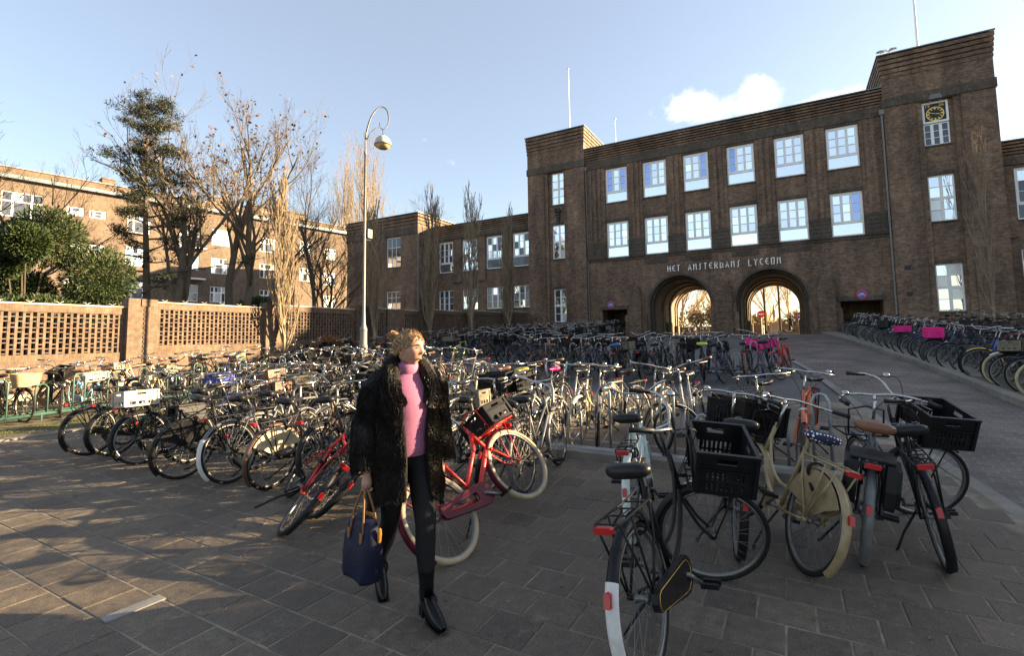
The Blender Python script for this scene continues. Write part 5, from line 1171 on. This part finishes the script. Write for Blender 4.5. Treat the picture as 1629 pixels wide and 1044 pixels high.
# verge on the right
row(46, (5.05, 10.6), (3.85, 32.5), 184, 'dark bicycle in the long right verge row', 31, False, 'long row on the right verge', loads=.22, share=True, lean=8, hj=7, steer=18, colors='black black black black grey navy silver',
    special={14: (dict(col='black', frame='step', load='crate', lcol=M['pink_bag']), ''), 20: (dict(col='black', frame='step', load='crate', lcol=M['pink_bag']), '')}, skip=(3, 6, 8, 14, 20))
for (x, y, kw, lb) in ((4.9, 12.1, dict(col='yellow', tyre=M['rubber_cream'], fat=True), 'yellow bicycle with cream tyres at the right edge of the verge row'), (4.85, 13.6, dict(col='white', tyre=M['rubber_cream'], fat=True), 'pale bicycle with a cream front tyre in the verge row'), (4.75, 14.6, dict(col='blue', guard=PM['yellow']), 'blue bicycle with yellow mudguards in the verge row'),
                       (4.55, 17.6, dict(col='black', load='crate', lcol=M['pink_bag']), 'dark bicycle with a nearer pink crate in the verge row'), (4.35, 20.6, dict(col='black', load='crate_flat', lcol=M['pink_bag']), 'dark bicycle with a farther pink crate cover in the verge row')):
    bike((x, y), H(184), H(wrng.uniform(-6, 6)), H(wrng.uniform(-15, 15)), near=False, label=lb, group='long row on the right verge', frame='step', **kw)
row(16, (7.2, 15), (6.4, 31.5), 0, 'dark bicycle in the back row below the clock', 32, False, 'back row on the right verge', loads=.3, share=True, lean=8)
# ------------------------------------------------------------------ racks
M['rack_grey'] = plain('galvanised_rack', (.30, .30, .29), .5, .5, var=.2, scale=8)
M['rack_green'] = plain('green_rack_paint', (.045, .10, .075), .55, .1, var=.25, scale=8)
def rack(name, p0, p1, n, mat, label, hs=(.82, .52), side=(0, 1), w=.16, rail=.03):
    p0, p1 = Vector((*p0, 0)), Vector((*p1, 0)); d = (p1-p0).normalized(); s = Vector((-d.y, d.x, 0)); t = empty(name, (p0.x, p0.y, gz(p0.y))); tag(t, label, 'bike rack')
    m = MB(); a, b = p0.copy(), p1.copy(); a.z = gz(a.y)+.07; b.z = gz(b.y)+.07
    m.tube([a-s*.02, b-s*.02], rail, 4); m.tube([a+s*.42, b+s*.42], rail*.7, 4)
    for i in range(0, n, 4): q = a.lerp(b, (i+.5)/n); m.tube([q-s*.02, q-s*.02-Vector((0, 0, .12))], rail, 4)
    wchild(m.build('base_rail', mat), t)
    for i in range(n):
        q = a.lerp(b, (i+.5)/n); h = hs[i % len(hs)]; m = MB()
        pts = [q-d*w/2, q-d*w/2+Vector((0, 0, h-.08)), q-d*w/2*.6+Vector((0, 0, h-.015))+s*.03, q+Vector((0, 0, h))+s*.04, q+d*w/2*.6+Vector((0, 0, h-.015))+s*.03, q+d*w/2+Vector((0, 0, h-.08)), q+d*w/2]
        m.tube(pts, .017, 7); m.tube([q-d*w/2+Vector((0, 0, .02)), q-d*w/2+s*.42+Vector((0, 0, .16)), q-d*w/2+s*.5+Vector((0, 0, .34))], .012, 5)
        wchild(m.build('hoop', mat, smooth=True), t)
rack('bicycle_rack', (-4.8, 6.32), (.45, 6.32), 13, M['rack_grey'], 'grey steel hoop rack along the kerb behind the near bicycles')
rack('bicycle_rack', (-10.2, 5.15), (-4.9, 5.15), 13, M['rack_grey'], 'grey steel hoop rack inside the left group of bicycles')
rack('bicycle_rack', (-13.65, 1.5), (-13.65, 10.2), 14, M['rack_green'], 'green painted rack on the mossy strip by the wall', hs=(.62, .78), w=.2)
rack('bicycle_rack', (-7.0, 14.45), (-.2, 14.45), 16, M['rack_grey'], 'grey hoop rack in the middle row of bicycles')
rack('bicycle_rack', (4.55, 10.5), (4.1, 32), 30, M['rack_grey'], 'dark hoop rack along the verge right of the road', hs=(.5, .7))
# ------------------------------------------------------------------ people
def skin_mesh(joints, edges, levels=2):
    """one continuous limb-and-trunk surface grown round a skeleton; joints: (x, y, z, rx, ry)"""
    me = bpy.data.meshes.new('skeleton'); me.from_pydata([j[:3] for j in joints], edges, []); o = bpy.data.objects.new('tmp', me); COL.objects.link(o)
    md = o.modifiers.new('skin', 'SKIN'); md.use_smooth_shade = True
    for v, j in zip(me.skin_vertices[0].data, joints): v.radius = (j[3], j[4])
    me.skin_vertices[0].data[0].use_root = True
    s = o.modifiers.new('sub', 'SUBSURF'); s.levels = levels; s.render_levels = levels
    dg = bpy.context.evaluated_depsgraph_get(); r = bpy.data.meshes.new_from_object(o.evaluated_get(dg)); bpy.data.objects.remove(o); return r
def head_mesh(mb, C, yaw, tilt=0.):
    """head with brow, eye hollows, nose, lips, chin and ears; local +x is the face"""
    Mh = Matrix.Translation(C) @ Matrix.Rotation(yaw, 4, 'Z') @ Matrix.Rotation(tilt, 4, 'Y'); nu, nv = 44, 34; base = len(mb.v)
    g = lambda a, s: math.exp(-(a/s)**2)
    for j in range(nv+1):
        ph = math.pi*j/nv; z = math.cos(ph); w = math.sin(ph)
        for i in range(nu):
            th = 2*math.pi*i/nu; cx, cy = math.cos(th), math.sin(th)
            x, y = w*cx, w*cy; X, Y, Z = .098*x, .074*y, .116*z
            if x < 0: X *= 1.02
            lo = max(0, -z-.05); Y *= 1-.30*lo*lo-.12*lo; X *= (1-.10*lo) if x > 0 else (1-.45*lo)     # jaw narrows, back of skull tucks in
            f = max(0, x)
            X += f*f*(.022*g(y*.074, .012)*g(Z+.018, .018)+.012*g(y*.074, .009)*g(Z-.004, .022))       # nose
            X += f*f*(-.010)*(g(Y-.031, .016)+g(Y+.031, .016))*g(Z-.012, .012)                          # eye hollows
            X += f*f*.006*g(Y, .05)*g(Z-.032, .012)                                                    # brow
            X += f*f*(.007*g(Y, .022)*g(Z+.052, .007)+.007*g(Y, .02)*g(Z+.066, .007)-.005*g(Y, .026)*g(Z+.059, .003))  # lips
            X += f*f*.010*g(Y, .025)*g(Z+.098, .018)                                                   # chin
            X += f*.004*(g(Y-.045, .02)+g(Y+.045, .02))*g(Z+.022, .02)                                 # cheeks
            p = Mh @ Vector((X, Y, Z)); mb.v.append(tuple(p))
    for j in range(nv):
        for i in range(nu): a = base+j*nu+i; b = base+j*nu+(i+1) % nu; mb.f.append((a, b, b+nu, a+nu))
    for s in (-1, 1):
        pts = [Mh @ Vector((-.004+.014*math.cos(a), s*(.076+.006*math.sin(a)), -.005+.028*math.sin(a))) for a in [2*math.pi*k/10 for k in range(10)]]
        mb.tube(pts, .0065, 6, closed=True)
    return Mh
def hand(mb, wrist, down, fwd, s):
    """closed hand: palm and five bent fingers round a handle; down = along the arm, fwd = where the knuckles face"""
    d = Vector(down).normalized(); f = Vector(fwd).normalized(); l = d.cross(f)*s; W_ = Vector(wrist)
    mb.tube([W_-d*.03, W_, W_+d*.04, W_+d*.075], [.022, .024, .034, .030], 10)
    for k in range(4):
        o = l*(.027-.018*k); L_ = (.036, .040, .038, .030)[k]; a = W_+d*.07+f*(.010)+o
        mb.tube([a, a+d*L_*.55+f*.012, a+d*L_*.75-f*.012, a+d*L_*.45-f*.034, a+d*L_*.1-f*.036], [.0095, .009, .0085, .008, .0065], 7)
    a = W_+d*.025+l*.03; mb.tube([a-l*.008, a+d*.022+l*.010-f*.014, a+d*.044-f*.034, a+d*.05-f*.046-l*.012], [.011, .0105, .009, .007], 7)
M['skin'] = plain('skin', (.46, .26, .18), .5, var=.06, scale=30); M['skin'].node_tree.nodes['Principled BSDF'].inputs['Subsurface Weight'].default_value = .12
M['leggings'] = plain('black_leggings', (.014, .013, .014), .75, var=.3, scale=60)
M['sweater'] = plain('pink_knit', (.34, .115, .205), .85, var=.16, scale=60, bumpy=.003)
M['hair'] = plain('blond_hair', (.25, .145, .065), .5, var=.4, scale=60)
M['boot'] = plain('black_patent_leather', (.006, .006, .0065), .34, var=.15, scale=20, coat=.25)
M['navy_nylon'] = plain('navy_nylon', (.010, .012, .033), .55, var=.35, scale=8, bumpy=.006)
M['tan_leather'] = plain('tan_leather', (.23, .10, .035), .5, var=.2, scale=20)
def furmat():
    k = NT('black_fur'); r = k.n('ShaderNodeNewGeometry').outputs['Random Per Island']; f = k.noise(9, 3, k.objco())
    c = k.mix(k.ramp(k.math('ADD', k.math('MULTIPLY', r, .5), f), .45, 1.0), (.005, .0042, .0038), (.026, .018, .011))
    k.b.inputs['Sheen Weight'].default_value = .05; k.b.inputs['Specular IOR Level'].default_value = .4
    return k.set(Base_Color=c, Roughness=.48)
M['fur'] = furmat(); M['fur_base'] = plain('fur_under', (.008, .007, .006), .9)
WR = Matrix.Translation((-2.14, 2.44, 0)) @ Matrix.Rotation(R(-32), 4, 'Z') @ Matrix.Scale(.975, 4)
woman = empty('person', M=WR); tag(woman, 'woman walking in black fur coat and pink turtleneck, carrying a navy bag', 'person')
J = [(0, 0, .95, .118, .150), (0, 0, 1.06, .095, .120), (.01, 0, 1.20, .095, .130), (0, 0, 1.33, .095, .145), (-.005, 0, 1.43, .06, .075), (.01, 0, 1.50, .045, .047), (.02, 0, 1.56, .045, .045),   # 0-6 pelvis..neck
     (.01, .095, .90, .098, .098), (.09, .085, .70, .092, .092), (.155, .078, .52, .068, .068), (.165, .072, .38, .071, .068), (.215, .066, .16, .042, .042), (.22, .065, .07, .034, .034),          # 7-12 left leg
     (.0, -.095, .90, .098, .098), (.0, -.09, .70, .084, .084), (-.05, -.088, .51, .060, .060), (-.15, -.088, .37, .068, .066), (-.295, -.09, .20, .042, .042), (-.305, -.09, .11, .034, .034),       # 13-18 right leg
     (0, .16, 1.40, .058, .058), (-.04, .215, 1.12, .045, .045), (.0, .225, .88, .030, .030),       # 19-21 left arm
     (0, -.16, 1.40, .058, .058), (-.03, -.245, 1.12, .045, .045), (.03, -.255, .86, .028, .028)]  # 22-24 right arm
E_ = [(0, 1), (1, 2), (2, 3), (3, 4), (4, 5), (5, 6), (0, 7), (7, 8), (8, 9), (9, 10), (10, 11), (11, 12), (0, 13), (13, 14), (14, 15), (15, 16), (16, 17), (17, 18), (3, 19), (19, 20), (20, 21), (3, 22), (22, 23), (23, 24)]
bm_ = skin_mesh(J, E_); mb = MB(); mb.v = [tuple(v.co) for v in bm_.vertices]; mb.f = [tuple(p.vertices) for p in bm_.polygons]
HC = Vector((.045, .005, 1.600)); HY = R(34)
Mh = head_mesh(mb, HC, HY, R(4)); hand(mb, (.035, -.256, .835), (.06, -.02, -1), (0, -1, 0), 1); hand(mb, (.0, .227, .85), (.1, .02, -1), (0, 1, 0), -1)
me = mb.mesh('body', True); me.materials.append(M['leggings']); me.materials.append(M['skin'])
for p in me.polygons:
    c = p.center; p.material_index = 1 if c.z > 1.44 or (abs(c.y) > .2 and c.z < .95) else 0
body = put('body', me, M['leggings'], woman)
def facemark(name, pts, r, mat): 
    m = MB(); m.tube([Mh @ Vector(p) for p in pts], r, 6); m.build(name, mat, body, smooth=True)
M['lip'] = plain('lip', (.42, .13, .12), .45); M['brow'] = plain('brow', (.16, .09, .045), .7); M['eye'] = plain('eye_dark', (.03, .02, .015), .25); 
facemark('mouth', [(.087, -.020, -.058), (.0955, -.008, -.0565), (.0965, 0, -.0575), (.0955, .008, -.0565), (.087, .020, -.058)], [.001, .0042, .0046, .0042, .001], M['lip'])
for s in (-1, 1):
    facemark('eyebrow', [(.082, s*.050, .026), (.094, s*.034, .034), (.0985, s*.016, .029)], [.001, .0034, .002], M['brow'])
    facemark('eye', [(.074, s*.045, .007), (.0835, s*.032, .0095), (.0865, s*.019, .006)], [.001, .0048, .001], M['eye'])
# pink turtleneck
def loft(mb, secs, n=36):
    base = len(mb.v)
    for (x, y, z, rx, ry, tx) in secs:
        for k in range(n): a = 2*math.pi*k/n; mb.v.append((x+rx*math.cos(a), y+ry*math.sin(a), z+tx*math.cos(a)))
    for i in range(len(secs)-1):
        for k in range(n): mb.f.append((base+i*n+k, base+i*n+(k+1) % n, base+(i+1)*n+(k+1) % n, base+(i+1)*n+k))
m = MB(); loft(m, [(0, 0, .93, .125, .155, 0), (.005, 0, .98, .132, .162, 0), (.01, 0, 1.06, .120, .145, 0), (.02, 0, 1.18, .128, .148, 0), (.025, 0, 1.27, .135, .155, 0), (.015, 0, 1.36, .115, .16, 0), (.005, 0, 1.42, .085, .12, 0), (.01, 0, 1.455, .064, .07, 0), (.012, 0, 1.50, .060, .062, .008), (.015, 0, 1.505, .066, .068, .008), (.014, 0, 1.475, .074, .078, .008), (.012, 0, 1.445, .078, .085, .008), (.012, 0, 1.432, .070, .078, .005)])
m.build('sweater', M['sweater'], woman, smooth=True)
# fur coat: open at the front, thick collar, wide sleeves
cm = MB(); NS = 44
secs = [(.64, .212, .238, .36), (.71, .208, .234, .34), (.82, .200, .225, .33), (.93, .190, .214, .34), (1.06, .180, .206, .36), (1.20, .174, .202, .42), (1.30, .170, .205, .50), (1.38, .150, .198, .62), (1.44, .118, .165, .62), (1.47, .095, .115, .66)]
def coat_pt(i, k):
    z, rx, ry, op = secs[i]; a = op+(2*math.pi-2*op)*k/NS+.10; wob = 1+.05*math.sin(a*5+z*9)+.03*math.sin(a*11-z*17)
    hem = .05*math.sin(a*2.3+1)*(1 if i == 0 else 0)
    return Vector((-.005+rx*math.cos(a)*wob, ry*math.sin(a)*wob, z+hem))
for i in range(len(secs)):
    for k in range(NS+1): cm.v.append(tuple(coat_pt(i, k)))
for i in range(len(secs)-1):
    for k in range(NS): a = i*(NS+1)+k; cm.f.append((a, a+1, a+NS+2, a+NS+1))
for s, pts in ((1, [(0, .13, 1.43), (-.01, .185, 1.36), (-.05, .225, 1.13), (-.01, .235, .98), (.01, .235, .87)]), (-1, [(0, -.13, 1.43), (-.01, -.19, 1.36), (-.045, -.245, 1.13), (.01, -.265, .98), (.03, -.26, .865)])):
    cm.tube(pts, [.075, .086, .078, .078, .082], 14, caps=False)
cp = [(.115, .10, 1.25), (.105, .125, 1.33), (.07, .118, 1.42), (-.02, .09, 1.495), (-.085, 0, 1.515), (-.02, -.09, 1.495), (.07, -.118, 1.42), (.11, -.12, 1.33), (.125, -.085, 1.25)]
cm.tube(smooth_pts(cp, 4), [.03]+[.055]*31+[.03], 10)
cme = cm.mesh('coat', True); coat = put('fur_coat', cme, M['fur_base'], woman)
so = coat.modifiers.new('thick', 'SOLIDIFY'); so.thickness = .018; so.offset = -1
fr = random.Random(77); fm = MB(); cme.calc_loop_triangles(); tris = [(t.area, t.vertices, t.normal) for t in cme.loop_triangles]; tot = sum(t[0] for t in tris)
vco = [v.co.copy() for v in cme.vertices]; vn = [v.normal.copy() for v in cme.vertices]
axis_c = lambda p: Vector((0, 0, p.z)) if abs(p.y) < .2 else Vector((0, math.copysign(.27, p.y), p.z))
for area, vi, nrm in tris:
    n = int(area/tot*85000+fr.random()); A, B, C_ = (vco[i] for i in vi)
    for _ in range(n):
        a, b = fr.random(), fr.random()
        if a+b > 1: a, b = 1-a, 1-b
        p = A+(B-A)*a+(C_-A)*b; nn = vn[vi[0]].copy()
        if nn.dot(p-axis_c(p)) < 0: nn = -nn
        cl = Vector((math.sin(p.z*31+p.y*17), math.sin(p.x*29+p.z*23), 0))*.45
        d = (nn*.42+Vector((0, 0, -1))*.9+cl*.45+rvec(fr)*.16).normalized(); L_ = fr.uniform(.016, .034); w = d.cross(nn+rvec(fr)*.3)
        if w.length < .05: continue
        w = w.normalized()*.0012; q = p+nn*.004; fm.add([q-w, q+w, q+d*L_*.6+nn*.004+w*.7, q+d*L_-nn*.003], [(0, 1, 2, 3)])
stuff(fm.build('fur', M['fur'], coat, fix=False))
# hair: cap over the skull, pulled back strands, messy bun
hm = MB(); hr = random.Random(5); nu, nv = 30, 16; bas = len(hm.v)
for j in range(nv+1):
    for i in range(nu):
        th = 2*math.pi*i/nu; lim = math.pi*(.36+.34*(.5-.5*math.cos(th))**.8); ph = lim*j/nv; g_ = .006*math.sin(th*9+ph*7)*math.sin(ph)
        x, y, z = (.106+g_)*math.sin(ph)*math.cos(th), (.083+g_)*math.sin(ph)*math.sin(th), (.126+g_)*math.cos(ph)
        if j == nv: x, y, z = x*.93, y*.93, z*.97
        hm.v.append(tuple(Mh @ Vector((x-.004, y, z+.002))))
for j in range(nv):
    for i in range(nu): a = bas+j*nu+i; b = bas+j*nu+(i+1) % nu; hm.f.append((a, b, b+nu, a+nu))
cap = hm.build('hair', M['hair'], woman, smooth=True)
hs = MB(); bun = Vector((-.112, 0, .062))
for i in range(300):
    th = hr.uniform(-math.pi, math.pi); ph = hr.uniform(.1, 1)*math.pi*(.36+.34*(.5-.5*math.cos(th))**.8); rr_ = 1.03+hr.random()*.05
    p = Vector((.106*math.sin(ph)*math.cos(th), .083*math.sin(ph)*math.sin(th), .126*math.cos(ph)))*rr_; mid = p.lerp(bun, .5); mid = mid.normalized()*max(mid.length, .112)
    if mid.x > .02: mid.z = max(mid.z, .09)
    hs.tube([Mh @ (p*.99), Mh @ (p.lerp(mid, .5).normalized()*max(p.lerp(mid, .5).length, .108)), Mh @ mid, Mh @ (bun+rvec(hr)*.02)], [.0022, .0026, .0022, .0015], 4, caps=False)
for i in range(130):
    c = bun+Vector((-.03, 0, .012)); a0 = hr.uniform(0, 6.28); n_ = rvec(hr); u = n_.orthogonal().normalized(); v = n_.cross(u); r_ = hr.uniform(.014, .036)
    hs.tube([Mh @ (c+(u*math.cos(a0+t*.55)+v*math.sin(a0+t*.55))*r_+rvec(hr)*.004) for t in range(7)], .0024, 4, caps=False)
for i in range(40):
    p = Vector((hr.uniform(-.1, .06), hr.choice((-1, 1))*hr.uniform(.05, .085), hr.uniform(-.02, .1))); e = p*1.1+Vector((hr.uniform(-.05, .0), 0, hr.uniform(-.05, .05)))
    hs.tube([Mh @ p, Mh @ (p.lerp(e, .5)+rvec(hr)*.01), Mh @ (e+rvec(hr)*.02)], .001, 3, caps=False)
stuff(hs.build('hair_strands', M['hair'], cap, smooth=True, fix=False))
# ankle boots
def boot(Mf):
    m = MB(); path = [(0, .27, .052, .050), (-.002, .20, .046, .044), (-.006, .13, .050, .043), (.0, .095, .062, .042), (.06, .070, .055, .040), (.12, .050, .046, .041), (.17, .038, .036, .036), (.21, .030, .026, .026), (.232, .026, .010, .012)]; n = 16; b0 = len(m.v)
    for i, (x, z, rv, rl) in enumerate(path):
        p0 = path[max(i-1, 0)]; p1 = path[min(i+1, len(path)-1)]; t = Vector((p1[0]-p0[0], 0, p1[1]-p0[1])).normalized(); u = Vector((-t.z, 0, t.x))
        for k in range(n):
            a = 2*math.pi*k/n; q = Vector((x, 0, z))+u*rv*math.cos(a)+Vector((0, rl*math.sin(a), 0))
            if q.z < .012: q.z = .012
            m.v.append(tuple(Mf @ q))
    for i in range(len(path)-1):
        for k in range(n): m.f.append((b0+i*n+k, b0+i*n+(k+1) % n, b0+(i+1)*n+(k+1) % n, b0+(i+1)*n+k))
    o = m.build('boot', M['boot'], woman, smooth=True)
    m = MB(); m.prism([(-.055, .0), (-.01, .0), (.0, .06), (-.062, .06)], lambda a, b, d: Mf @ Vector((a, d, b)), -.030, .030)
    m.prism([(.05, .0), (.12, -.0), (.20, .004), (.235, .016), (.20, .014), (.12, .012), (.05, .03)], lambda a, b, d: Mf @ Vector((a, d, b)), -.036, .036); m.build('heel', M['boot'], o)
    m = MB(); m.tube([Mf @ Vector((.03+.062*math.cos(a)*.8, .046*math.sin(a), .112+.03*math.cos(a)*-1)) for a in [2*math.pi*k/16 for k in range(16)]], .006, 5, closed=True); m.build('strap', M['boot'], o)
boot(Matrix.Translation((.22, .066, 0)) @ Matrix.Rotation(R(4), 4, 'Z') @ Matrix.Rotation(R(-3), 4, 'Y'))
boot(Matrix.Translation((-.312, -.09, .046)) @ Matrix.Rotation(R(-6), 4, 'Z') @ Matrix.Rotation(R(14), 4, 'Y'))
# the bag hangs from the closed right hand
BW = WR @ Matrix.Translation((.055, -.285, .255)) @ Matrix.Rotation(R(20), 4, 'Z') @ Matrix.Rotation(R(3), 4, 'Y') @ Matrix.Scale(.86, 4); bag = empty('handbag', M=BW); tag(bag, 'navy nylon tote with brown leather handles in her hand', 'handbag')
m = MB(); sec = [(0, .145, .075), (.03, .165, .085), (.14, .178, .082), (.27, .165, .066), (.36, .145, .046), (.40, .135, .036)]
for z, hx, hy in sec:
    for k in range(28):
        a = 2*math.pi*k/28; c_, s_ = math.cos(a), math.sin(a); m.v.append((hx*math.copysign(abs(c_)**.45, c_)*(1+.03*math.sin(z*30+a*3)), hy*math.copysign(abs(s_)**.6, s_)*(1+.10*math.sin(z*21+a*5)+.08*math.sin(z*43-a*7)), z-.03*(abs(c_)**4)*(z/.4)))
for i in range(len(sec)-1):
    for k in range(28): m.f.append((i*28+k, i*28+(k+1) % 28, (i+1)*28+(k+1) % 28, (i+1)*28+k))
m.f.append(tuple(reversed(range(28)))); m.f.append(tuple(range(5*28, 6*28))); m.build('bag_body', M['navy_nylon'], bag, smooth=True)
for s in (-1, 1):
    m = MB(); pts = smooth_pts([(-.075, s*.052, .30), (-.068, s*.048, .40), (-.04, s*.03, .51), (-.012, s*.012, .585), (.012, s*.012, .585), (.04, s*.03, .51), (.068, s*.048, .40), (.075, s*.052, .30)], 4); m.tube(pts, .0085, 6); m.build('handle', M['tan_leather'], bag, smooth=True)
    m = MB()
    for x in (-.075, .075): m.prism([(x-.014, .33), (x+.014, .33), (x+.012, .27), (x, .255), (x-.012, .27)], lambda a, b, d: (a, d, b), s*.064, s*.072)
    m.build('handle_tab', M['tan_leather'], bag)
m = MB(); m.prism([(-.05, .42), (.05, .42), (.045, .33), (0, .30), (-.045, .33)], lambda a, b, d: (a, d, b), .046, .056); m.build('flap', M['tan_leather'], bag)
m = MB(); m.lathe([(0, .10), (.012, .09), (.015, .05), (.01, .0), (0, 0)], 10, (.165, .02, .27)); m.build('charm', plain('orange_charm', (.7, .25, .03), .4), bag)
# the cyclist riding off beyond the right-hand arch
cb = bike((.15, 54.6), R(92), 0, 0, frame='diamond', col='black', near=False, label='dark bicycle ridden away beyond the right arch')
M['dark_cloth'] = plain('dark_cloth', (.015, .015, .018), .8, var=.2)
rider = empty('person', M=Matrix.Translation((.15, 54.6, gz(54.6))) @ Matrix.Rotation(R(92), 4, 'Z')); tag(rider, 'person in dark clothes cycling away beyond the right arch', 'person')
J2 = [(.2, 0, 1.0, .13, .15), (.24, 0, 1.2, .12, .14), (.30, 0, 1.42, .12, .16), (.34, 0, 1.52, .06, .07), (.37, 0, 1.58, .05, .05), (.22, .09, .95, .09, .09), (.52, .10, .78, .075, .075), (.34, .12, .42, .05, .05), (.44, .13, .36, .045, .05), (.22, -.09, .95, .09, .09), (.58, -.10, .62, .075, .075), (.55, -.12, .22, .05, .05), (.66, -.13, .18, .045, .05), (.32, .20, 1.42, .06, .06), (.40, .28, 1.2, .05, .05), (.52, .29, 1.10, .035, .035), (.32, -.20, 1.42, .06, .06), (.40, -.28, 1.2, .05, .05), (.52, -.29, 1.10, .035, .035)]
b2 = skin_mesh(J2, [(0, 1), (1, 2), (2, 3), (3, 4), (0, 5), (5, 6), (6, 7), (7, 8), (0, 9), (9, 10), (10, 11), (11, 12), (2, 13), (13, 14), (14, 15), (2, 16), (16, 17), (17, 18)], 1)
m = MB(); m.v = [tuple(v.co) for v in b2.vertices]; m.f = [tuple(p.vertices) for p in b2.polygons]; head_mesh(m, Vector((.40, 0, 1.68)), 0); m.build('body', M['dark_cloth'], rider, smooth=True)
m = MB(); m.lathe([(.0, .13), (.07, .11), (.105, .05), (.11, 0), (.1, -.05)], 16, (.385, 0, 1.69)); m.build('hair', plain('dark_hair', (.02, .015, .01), .6), rider, smooth=True)
# ------------------------------------------------------------------ what shows through the arches
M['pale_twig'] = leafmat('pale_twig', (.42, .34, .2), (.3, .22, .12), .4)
M['bark_sunlit'] = plain('sunlit_bark', (.50, .36, .19), .9, var=.3, scale=3)  # the sun's golden light is put into this bark colour
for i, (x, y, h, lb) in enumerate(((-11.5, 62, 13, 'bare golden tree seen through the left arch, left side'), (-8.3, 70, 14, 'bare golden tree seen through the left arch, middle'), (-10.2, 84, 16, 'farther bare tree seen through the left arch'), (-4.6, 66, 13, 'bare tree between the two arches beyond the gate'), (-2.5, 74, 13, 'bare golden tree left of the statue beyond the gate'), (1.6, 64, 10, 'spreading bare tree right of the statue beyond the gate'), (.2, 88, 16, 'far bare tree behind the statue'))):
    tree_g('bare_tree', 120+i, (x, y), h, .16, dict(PD, lev=4, kids=[9, 7, 6, 4], start=[.12, .1, .1]), M['bark_sunlit'], lb, group='trees beyond the gate')
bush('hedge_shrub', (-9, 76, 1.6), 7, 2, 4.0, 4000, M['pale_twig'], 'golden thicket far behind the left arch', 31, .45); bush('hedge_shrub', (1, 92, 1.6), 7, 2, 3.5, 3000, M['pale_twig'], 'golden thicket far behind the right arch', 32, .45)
m = MB(); m.box(-14, 8, 57.6, 57.9, 1.4, 2.55); o = m.build('parapet_wall', M['brick_passage']); tag(o, 'low brick parapet beyond the gate', 'wall')
st = empty('statue', (-1.25, 55.5, 1.62)); tag(st, 'grey stone statue on a square plinth seen through the right arch', 'statue')
m = MB(); m.box(-.5, .5, -.5, .5, -.1, .12); m.box(-.45, .45, -.45, .45, .12, 1.05); m.box(-.5, .5, -.5, .5, 1.05, 1.15); m.build('plinth', M['coping'], st)
sj = skin_mesh([(0, 0, 2.05, .17, .2), (0, 0, 2.3, .15, .19), (0, 0, 2.55, .15, .2), (0, 0, 2.72, .07, .07), (.02, 0, 2.9, .12, .11), (0, .1, 1.7, .12, .12), (.02, .1, 1.2, .09, .09), (0, -.1, 1.7, .12, .12), (-.02, -.1, 1.2, .09, .09), (0, .26, 2.45, .07, .07), (.1, .3, 2.15, .06, .06), (0, -.26, 2.45, .07, .07), (.12, -.26, 2.2, .06, .06)], [(0, 1), (1, 2), (2, 3), (3, 4), (0, 5), (5, 6), (0, 7), (7, 8), (2, 9), (9, 10), (2, 11), (11, 12)], 1)
put('figure', sj, M['coping'], st)
for x, lb in ((-1.95, 'dark tall mast left of the statue'), (-.72, 'dark tall mast right of the statue')):
    m = MB(); m.tube([(0, 0, 0), (0, 0, 7)], [.11, .09], 10); m.box(-.2, .2, -.2, .2, -.1, .3); o = m.build('mast', M['bark_dark']); o.location = (x, 53, 1.62); tag(o, lb, 'mast')
sg = empty('traffic_sign', (-2.2, 51, 1.62)); tag(sg, 'round red no entry sign on a post beyond the right arch', 'traffic sign')
m = MB(); m.tube([(0, .05, 0), (0, .05, 2.1)], .035, 8); m.build('post', M['white_paint'], sg)
m = MB(); m.lathe([(0, -.02), (.32, -.02), (.32, 0), (0, 0)], 28, (0, 0, 1.85), 'y'); m.build('disc', plain('no_entry_red', (.62, .03, .03), .4), sg); m = MB(); m.box(-.22, .22, -.026, -.021, 1.79, 1.91); m.build('bar', M['white_paint'], sg)
sg = empty('traffic_sign', (.8, 52, 1.62)); tag(sg, 'round blue and red parking sign on a post near the cyclist', 'traffic sign')
m = MB(); m.tube([(0, .05, 0), (0, .05, 1.9)], .035, 8); m.build('post', M['white_paint'], sg); s = round_sign(0, 0, 1.65, .28, None); s.parent = sg
for x in (-2.9, -2.0):
    m = MB(); m.lathe([(0, -.1), (.06, -.1), (.06, .75), (.04, .82), (0, .83)], 12); o = m.build('bollard', M['white_paint'], smooth=False); o.location = (x, 49.5, 1.62); tag(o, 'white bollard %s beyond the right arch' % ('farther left' if x < -2.5 else 'nearer the no entry sign'), 'bollard')
row(9, (-9.6, 50.5), (-5.4, 50.5), 90, 'sunlit bicycle parked beyond the left arch', 70, False, 'bicycles beyond the left arch', share=True, loads=.3)
bpy.context.view_layer.update()
